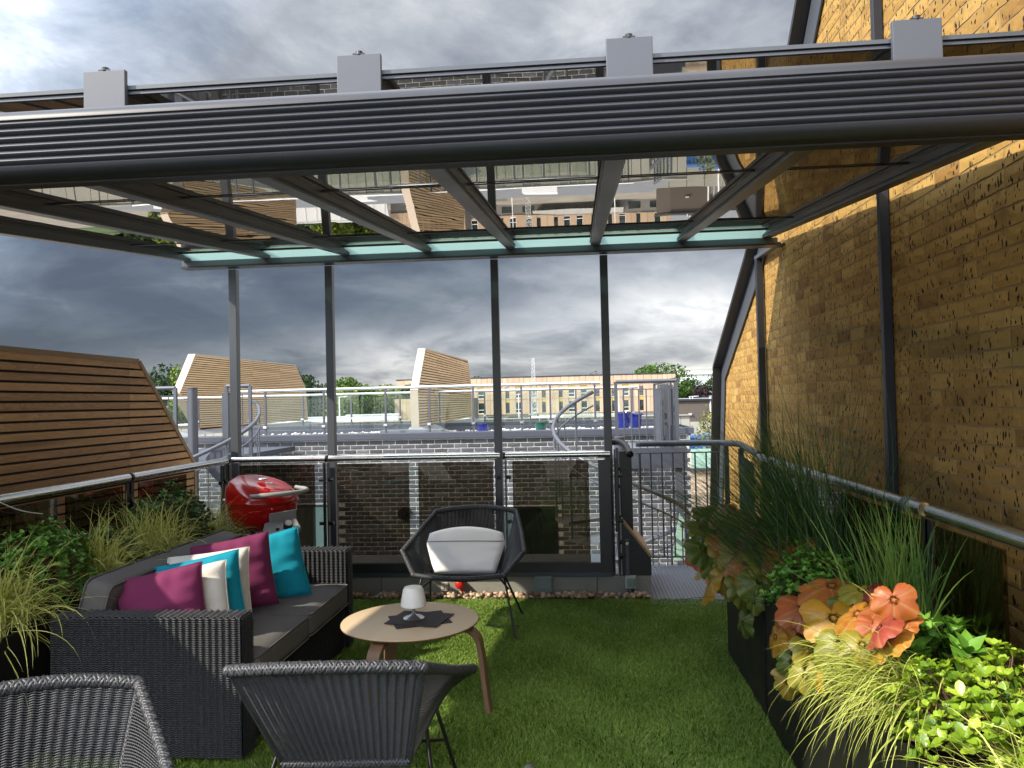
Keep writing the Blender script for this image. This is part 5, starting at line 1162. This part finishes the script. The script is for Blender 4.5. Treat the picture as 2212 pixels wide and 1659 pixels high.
# ================================================================ FAR BUILDINGS, TREES AND YARD
fb = thing('timber_building', 'long timber clad building with two rows of dark windows beyond the roof opposite', 'building', (0, 150, -3.3))
zf = lambda x: 6.25 + (x + 20) * -.004
MB().box((-36, 150.3, -3.3), (18.4, 168, 5.9)).build('wall_core', 'grey_render', fb)
MB().box((-36.2, 149.9, 6.12), (18.6, 168, 6.3)).build('roof', 'dark_frame', fb)
wx = [(-31., 1), (-27, 0), (-23, 1), (-19.3, 1), (-15.9, 0), (-14.1, 0), (-11.9, 1), (-8.9, 1), (-7.0, 0), (-3.7, 0), (-1.6, 1), (.8, 1), (3.4, 0), (6.5, 0), (8.8, 1), (11.8, 0), (15.4, 1)]
r = random.Random(5); x = -36.
while x < 18.3:                                   # upper band of vertical boards
    w = r.choice((.9, 1.2, 1.5)); w = min(w, 18.4 - x); MB().box((x, 150.0 - r.random() * .05, 4.35), (x + w - .05, 150.3, 6.12), tone=r.random()).build('panel', 'cladding', fb); x += w
def ranges(a, b, holes):
    out = []; x = a
    for h0, h1 in holes:
        if h0 > x: out.append((x, h0))
        x = h1
    out.append((x, b)); return out
for row, (z0, z1) in enumerate(((1.85, 4.3), (-1.05, 1.8))):
    holes = [(x - (.62 if w else .36), x + (.62 if w else .36)) for x, w in wx]
    for a, b in ranges(-36, 18.4, holes):
        k = max(1, int(round((b - a) / 1.3)))
        for i in range(k):
            p, q = a + (b - a) * i / k, a + (b - a) * (i + 1) / k; MB().box((p + .02, 150 - r.random() * .06, z0), (q - .02, 150.3, z1), tone=r.random()).build('panel', 'cladding', fb)
    for (a, b), (x_, w) in zip(holes, wx):
        zs = 3.95 if row == 0 else 1.25
        MB().box((a, 150.08, zs), (b, 150.3, z1)).build('panel', 'yellow_panel' if (row == 0) == (w == 1) else 'cladding', fb)
        fr = MB().box((a, 150.05, z0 + .25), (a + .07, 150.3, zs)).box((b - .07, 150.05, z0 + .25), (b, 150.3, zs)).box((a + .07, 150.05, z0 + .9), (b - .07, 150.3, z0 + 1.0)).box((a + .07, 150.05, z0 + .25), (b - .07, 150.3, z0 + .33)).build('window', 'white_paint' if w else 'dark_frame', fb)
        MB().box((a + .07, 150.18, z0 + .33), (b - .07, 150.2, zs)).build('pane', 'win_dark', fr); MB().box((a, 150.02, z0), (b, 150.3, z0 + .25)).build('sill', 'cladding', fr)
MB().box((-36, 150.1, -3.3), (18.3, 150.29, -1.06)).build('ground_floor', 'grey_render', fb)
for i, x in enumerate(range(-34, 18, 4)): MB().box((x, 150.03, -2.9), (x + 2.2, 150.09, -1.5)).build('ground_floor_window', 'win_dark', fb)
MB().prism([(-8, 148.2, -1.75), (9, 148.2, -1.75), (9, 150, -1.15), (-8, 150, -1.15)], (0, 0, -.12)).build('entrance_canopy', 'galv', fb)
wg = thing('timber_building', 'plain end block of pale timber boards seen left of the middle cedar fin', 'building', (-25, 118, -3.3))
x = at(852, 860, Y=118)[0]
while x < -17: 
    for z0, z1 in ((-1.4, .1), (.12, 1.55), (1.57, 2.25)): MB().box((x, 118, z0), (x + .62, 118.3, z1), tone=r.random()).build('panel', 'cladding', wg)
    x += .64
MB().box((-28, 118.31, -3.3), (-17, 128, 2.2)).build('wall_core', 'grey_render', wg)

def tree(label, x, y, ztop, w, m, seed, zb=-3.3, n=2600, leaf=.5, d=None, name='tree', cat='tree', group=None, lob=14):
    r_ = np.random.default_rng(seed); t = thing(name, label, cat, (x, y, zb), group); h = ztop - zb; d = d or w; zc_ = zb + h * .58
    tr = MB(); tr.tube(arc([(x, y, zb), (x + .02 * h, y, zb + h * .3), (x, y, zb + h * .62)], 3), [w * .05] * 3 + [w * .035] * 3 + [w * .02], 8)
    cs_ = []
    for i in range(lob):
        v = r_.normal(size=3); v /= np.linalg.norm(v); rr = r_.uniform(.45, .78); c = np.array([x, y, zc_]) + v * (w / 2 * rr, d / 2 * rr, h * .36 * rr); cs_.append((c, r_.uniform(.26, .42)))
        tr.tube([(x, y, zb + h * .35), c], [w * .02, w * .006], 5, caps=False)
    tr.build('trunk', 'bark', t, smooth='all')
    V = np.empty((n, 4, 3)); T_ = np.empty((n, 4))
    for i in range(n):
        c, s = cs_[r_.integers(lob)]; v = r_.normal(size=3); v /= np.linalg.norm(v); p = c + v * (w / 2 * s * 1.3, d / 2 * s * 1.3, h * .42 * s) * r_.uniform(.75, 1.08)
        q = v + r_.normal(0, .55, 3); q /= np.linalg.norm(q); a = np.cross(q, r_.normal(size=3)); a /= np.linalg.norm(a); b = np.cross(q, a); sz = leaf * r_.uniform(.5, 1.2)
        V[i] = [p - a * sz * .5, p - b * sz * .35, p + a * sz * .5, p + b * sz * .35]; T_[i] = np.clip(r_.normal(.45, .22), 0, 1)
    o = link('crown', mesh_np('crown', V.reshape(-1, 3) - (x, y, zb), [np.arange(n * 4).reshape(-1, 4)], T_.ravel()), m, t); return t
T = tree
T('dark oak rising directly behind the sloping end of the big cedar fin', -44.5, 80, 6.2, 6.5, 'tree_dark', 1, leaf=.55)
T('yellow-green tree just left of the second cedar fin', -37.8, 70, 6.2, 5.0, 'tree_lime', 2, leaf=.4)
T('tall dark tree with two heads above the right end of the second cedar fin', -34.5, 92, 7.4, 8.5, 'tree_dark', 3, n=3600, leaf=.5)
T('dark tree crown peeping over the top of the second cedar fin', -38.5, 94, 7.6, 5.5, 'tree_dark', 4, leaf=.5)
T('light green tree right of the tall dark tree', -33.0, 105, 5.5, 6.5, 'tree_lime', 5, leaf=.5)
T('mid green tree beside the second canopy post', -36, 116, 6.2, 9.5, 'tree_mid', 6, n=3400, leaf=.55)
T('bright green tree in the row beyond the glass rails', -32.4, 120, 5.6, 9., 'tree_lime', 7, n=3200, leaf=.55)
T('green tree left of the middle cedar fin with a browner crown', -29, 128, 5.4, 8., 'tree_mid', 8, leaf=.55)
T('low green tree nearest the middle cedar fin', -26.5, 135, 4.6, 8., 'tree_mid', 9, leaf=.55)
T('broad domed green tree standing over the right end of the timber building', 19.2, 188, 11.4, 14.5, 'tree_mid', 10, n=7000, leaf=.7, lob=24)
T('dark green tree right of the domed tree, below the white roof', 28.5, 200, 6.6, 9., 'tree_dark', 11, n=3200, leaf=.7)
T('dark green tree hugging the brick wall edge under the white roof', 35.5, 196, 7.6, 9., 'tree_dark', 12, n=3200, leaf=.7)
T('purple-leaved tree in front of the dark green trees at right', 22.8, 150, 4.3, 4.8, 'tree_purple', 13, leaf=.5)
T('small grey-green treetop above the timber building roof, left of the fourth post', 4.4, 200, 9.2, 5.5, 'tree_dark', 14, n=900, leaf=.45)
T('tiny dark treetop above the timber building near the mast', -9.2, 205, 8.7, 5., 'tree_dark', 15, n=900, leaf=.5)
T('dark treetop above the roof end beside the middle cedar fin', -27, 200, 9.0, 7.5, 'tree_dark', 16, n=1600, leaf=.6)
T('tiny round treetop above the timber building right of the fourth post', 10.6, 200, 8.6, 2.6, 'tree_dark', 17, n=700, leaf=.4)
T('young olive and yellow tree beside the yellow brick wall corner', 3.95, 24, 1.45, 1.75, 'tree_olive', 18, n=1500, leaf=.10)
woods = []
r_ = np.random.default_rng(77)
n = 16000; X_ = r_.uniform(-140, 90, n); ridge = 3.2 + 1.4 * np.sin(X_ * .12) + .9 * np.sin(X_ * .31 + 1) ; Z_ = -3 + (ridge + 3) * r_.random(n) ** .45; Y_ = 225 + r_.uniform(-7, 7, n) * (1.2 - (Z_ + 3) / 9)
P_ = np.stack([X_, Y_, Z_], 1); A_ = r_.normal(size=(n, 3)); A_ /= np.linalg.norm(A_, axis=1)[:, None]; B_ = np.cross(A_, r_.normal(size=(n, 3))); B_ /= np.linalg.norm(B_, axis=1)[:, None]; sz_ = r_.uniform(.6, 1.6, n)[:, None]
V_ = np.stack([P_ - A_ * sz_, P_ - B_ * sz_ * .7, P_ + A_ * sz_, P_ + B_ * sz_ * .7], 1).reshape(-1, 3)
tag(link('woodland', mesh_np('woodland', V_, [np.arange(n * 4).reshape(-1, 4)], np.repeat(np.clip(r_.normal(.4, .25, n), 0, 1), 4)), 'tree_dark'), 'dark belt of far-off trees along the horizon', 'woodland', kind='stuff')

st = thing('sports_hall', 'large white flat roofed hall above the trees at right', 'building', (60, 350, -3.3))
MB().box((44, 350, -3.3), (110, 420, 8.9)).build('wall', 'galv', st)
MB().box((43, 349, 11.6), (112, 421, 12.9)).build('roof', 'white_paint', st)
for i in range(12): 
    x = 44.5 + i * 5.4; MB().box((x, 349.8, 8.9), (x + 5.25, 350.0, 11.6)).build('panel', 'white_paint', st)
sh_ = thing('flat_roof_shed', 'low brown boarded building right of the timber building end', 'building', (10, 70, -3.3))
MB().box((8.3, 70, -3.3), (11.75, 82, 1.2)).build('wall', 'brown_roof', sh_); MB().box((8.1, 69.8, 1.2), (11.9, 82.2, 1.36)).build('roof', 'dark_frame', sh_)
MB().box((9.6, 69.8, -.05), (9.9, 70, .1)).build('vent', 'galv', sh_)
st2 = thing('grey_roof_building', 'long low building with blue-grey roof in front of the purple tree', 'building', (20, 110, -3.3))
MB().box((14, 110, -3.3), (34, 122, .2)).build('wall', 'grey_render', st2); MB().prism([(13.6, 109.6, .2), (34.4, 109.6, .2), (34.4, 116, 1.3), (13.6, 116, 1.3)], (0, 0, .1)).build('roof', 'lead', st2)
for i in range(7): MB().box((15 + i * 2.6, 109.9, -1.6), (16.4 + i * 2.6, 110, -.4)).build('window', 'win_dark', st2)
cb = thing('brick_building', 'pale brick building below the platform, mint green glass along its terrace', 'building', (4, 18, -3.3))
MB().box((2.42, 18, -3.3), (7, 24, -.10)).build('wall_core', 'brick_cream', cb)
b = []
for k in range(42):
    z = -3.25 + k * .075; x = 2.43 + (k % 2) * .11
    while x < 4.6: b.append((x + .107, z, .215)); x += .2265
brick_field(cb, b, ((0, 17.996, 0), (1, 0, 0), (0, 1, 0)), .215, .001, 'brick_cream', [.1, .3, .5, .7, .9, .4], infr, 9, keep=120)
for x in (2.5, 3.25, 4.0): MB().box((x, 17.95, -.08), (x + .72, 17.97, .36)).build('glass_pane', 'mint', cb)
MB().box((2.42, 17.9, -.12), (4.8, 18.1, -.08)).build('coping', 'coping', cb)
MB().prism([(1.02, 9.2, -.36), (1.45, 9.2, -.36), (1.13, 9.2, .20)], (0, .012, 0)).build('glass_fin', 'mint')
tag(bpy.data.objects['glass_fin'], 'triangular pale green glass fin beside the spiral stair foot', 'glass panel')
pw = thing('parapet_building', 'long low building with cream corrugated parapet behind the rear roof rail', 'building', (-5, 32, -3.3))
MB().box((-24, 32, -3.3), (4.4, 46, .55)).build('roof', 'lead', pw)
x = -24
while x < 4.3: MB().box((x, 31.9 - .03 * (int(x * 4) % 2), -.2), (x + .34, 32.0, .80)).build('panel', 'fence_pale', pw); x += .36
MB().box((-24.1, 31.8, .80), (4.5, 32.1, .84)).build('coping', 'fence_pale', pw)
for i in range(5): MB().box((-20 + i * 4.4, 36, .55), (-18.4 + i * 4.4, 38, .78)).build('roof_light', 'white_paint', pw)

# lattice mast
ms = thing('lattice_mast', 'slender white lattice mast in front of the timber building', 'mast', (-5.35, 90, -3.3))
MB_ = MB(); H0, H1 = -3.3, 6.45; wd = lambda z: .33 - .20 * (z - H0) / (H1 - H0)
for sx, sy in ((-1, -1), (1, -1), (1, 1), (-1, 1)): MB_.tube([(-5.35 + sx * wd(H0), 90 + sy * wd(H0), H0), (-5.35 + sx * wd(H1), 90 + sy * wd(H1), H1)], .035, 5)
MB_.build('leg', 'galv', ms); br_ = MB(); nz_ = 22
for i in range(nz_):
    z0, z1 = H0 + (H1 - H0) * i / nz_, H0 + (H1 - H0) * (i + 1) / nz_
    for (ax, ay), (bx_, by_) in (((-1, -1), (1, -1)), ((1, -1), (1, 1)), ((1, 1), (-1, 1)), ((-1, 1), (-1, -1))):
        br_.tube([(-5.35 + ax * wd(z0), 90 + ay * wd(z0), z0), (-5.35 + bx_ * wd(z1), 90 + by_ * wd(z1), z1)], .02, 4).tube([(-5.35 + ax * wd(z1), 90 + ay * wd(z1), z1), (-5.35 + bx_ * wd(z1), 90 + by_ * wd(z1), z1)], .02, 4)
br_.build('lattice', 'galv', ms)

def lamp_post(x, y, ztop, label, arm=.6, zb=-3.3):
    t = thing('lamp_post', label, 'lamp post', (x, y, zb), 'slim pale lamp posts in the yards')
    MB().tube([(x, y, zb), (x, y, ztop)], [.09, .05], 8).build('pole', 'white_paint', t, smooth=True)
    MB().beam((x - .1, y, ztop), (x + arm, y, ztop + .06), .12, .07).build('lamp_head', 'galv', t)
for u, v, y, lab in ((733, 858, 62, 'lamp post seen through the glass rail between second and third posts'), (1336, 843, 120, 'white lamp post before the timber building at the blue pot'), (1120, 850, 118, 'thin lamp post before the timber building left of the mast'), (912, 859, 100, 'white pole in front of the plain timber end block'),
                    (1490, 857, 75, 'left of the two lamp posts before the purple tree'), (1496, 857, 90, 'right of the two lamp posts before the purple tree'), (1534, 856, 70, 'tall lamp post right of the purple tree'), (1545, 853, 80, 'lamp post second from the brick wall edge'), (1556, 862, 60, 'lamp post closest to the brick wall edge')):
    p = at(u, v, Y=y); lamp_post(p[0], y, p[2], lab, arm=.7 if u != 912 else .1)

def car(x, y, rz, m, label, z=-3.3):
    t = thing('parked_car', label, 'car', (x, y, z), 'cars parked in the yards', rz)
    prof = [(-2.1, .35), (-2.15, .75), (-1.95, .95), (-1.35, 1.0), (-.75, 1.42), (.75, 1.46), (1.45, 1.02), (2.05, .85), (2.15, .5), (2.1, .3)]
    MB().prism([(a, -.85, b) for a, b in prof], (0, 1.7, 0)).build('body', m, t, local=True, bevel=.05)
    MB().prism([(-1.2, -.87, 1.0), (-.72, -.87, 1.36), (.7, -.87, 1.39), (1.25, -.87, 1.02)], (0, 1.74, 0)).build('side_window', 'win_dark', t, local=True)
    for wx_ in (-1.3, 1.3):
        for wy in (-.86, .68): MB().tube([(wx_, wy, .32), (wx_, wy + .18, .32)], .32, 16).build('wheel', 'black_rubber', t, local=True)
p = at(750, 908, Y=100); car(p[0] - .6, 100, .1, 'car_white', 'white hatchback parked beyond the glass rail at the left'); car(p[0] + 1.8, 97, .5, 'car_white', 'second white car half behind the white hatchback')
car(2, 66, .2, 'car_dark', 'dark car parked on the road far beyond the roof opposite'); car(6.5, 50, 1.4, 'car_dark', 'dark car parked among the blue skips')
def skip(x, y, rz, m, label, w=3.2, d=1.8, h=1.5, z=-3.3):
    t = thing('skip', label, 'container', (x, y, z), 'waste skips and containers in the yard', rz)
    MB().prism([(-w / 2 + .5, -d / 2, 0), (w / 2 - .5, -d / 2, 0), (w / 2, -d / 2, h), (-w / 2, -d / 2, h)], (0, d, 0)).build('body', m, t, local=True)
    for k in range(5): MB().box((-w / 2 + .5 + k * (w - 1) / 4 - .04, -d / 2 - .06, .1), (-w / 2 + .5 + k * (w - 1) / 4 + .04, -d / 2, h)).build('rib', m, t, local=True)
    MB().box((-w / 2 - .05, -d / 2 - .08, h), (w / 2 + .05, d / 2 + .08, h + .1)).build('rim', m, t, local=True)
for x, y, m, lab, h in ((7.2, 44, 'blue_paint', 'blue skip nearest to the brick building corner', 2.6), (8.9, 46, 'blue_paint', 'blue skip next to the red one', 2.6), (10.4, 47, 'red_paint', 'red skip beside the brick wall edge', 2.4), (5, 38, 'blue_paint', 'blue skip mirrored in the canopy glass', 1.5), (1.5, 48, 'red_paint', 'red skip in the middle of the yard', 1.6), (-4, 52, 'fence_pale', 'cream container in the yard', 2.4), (-9, 56, 'white_paint', 'white site cabin left in the yard', 2.6), (9.6, 36, 'fence_pale', 'cream skip with rubble', 1.6), (-24, 88, 'white_paint', 'long white cabin before the green trees', 3.6), (-30, 90, 'white_paint', 'white cabin at the foot of the green trees', 3.4)):
    skip(x, y, .15 * math.sin(x), m, lab, h=h, w=3.2 if h < 3 else 6)
fn = thing('site_fence', 'cream panelled fence around the far yard below the brown building', 'fence', (5, 62, -3.3))
for i in range(30): 
    x = -22 + i * 1.32; MB().box((x, 60, -3.3), (x + 1.26, 60.06, -.9 if i < 20 else -.35)).build('panel', 'fence_pale', fn)
cbx = thing('cable', 'thin loose white cable hanging from the left steel rail', 'cable', (-2.84, 3.7, 1.0))
MB().tube(arc([at(0, 1085, X=-2.82), at(30, 1098, X=-2.81), at(60, 1106, X=-2.80), at(92, 1110, X=-2.80)], 4), .003, 6).build('strand', 'white_paint', cbx)
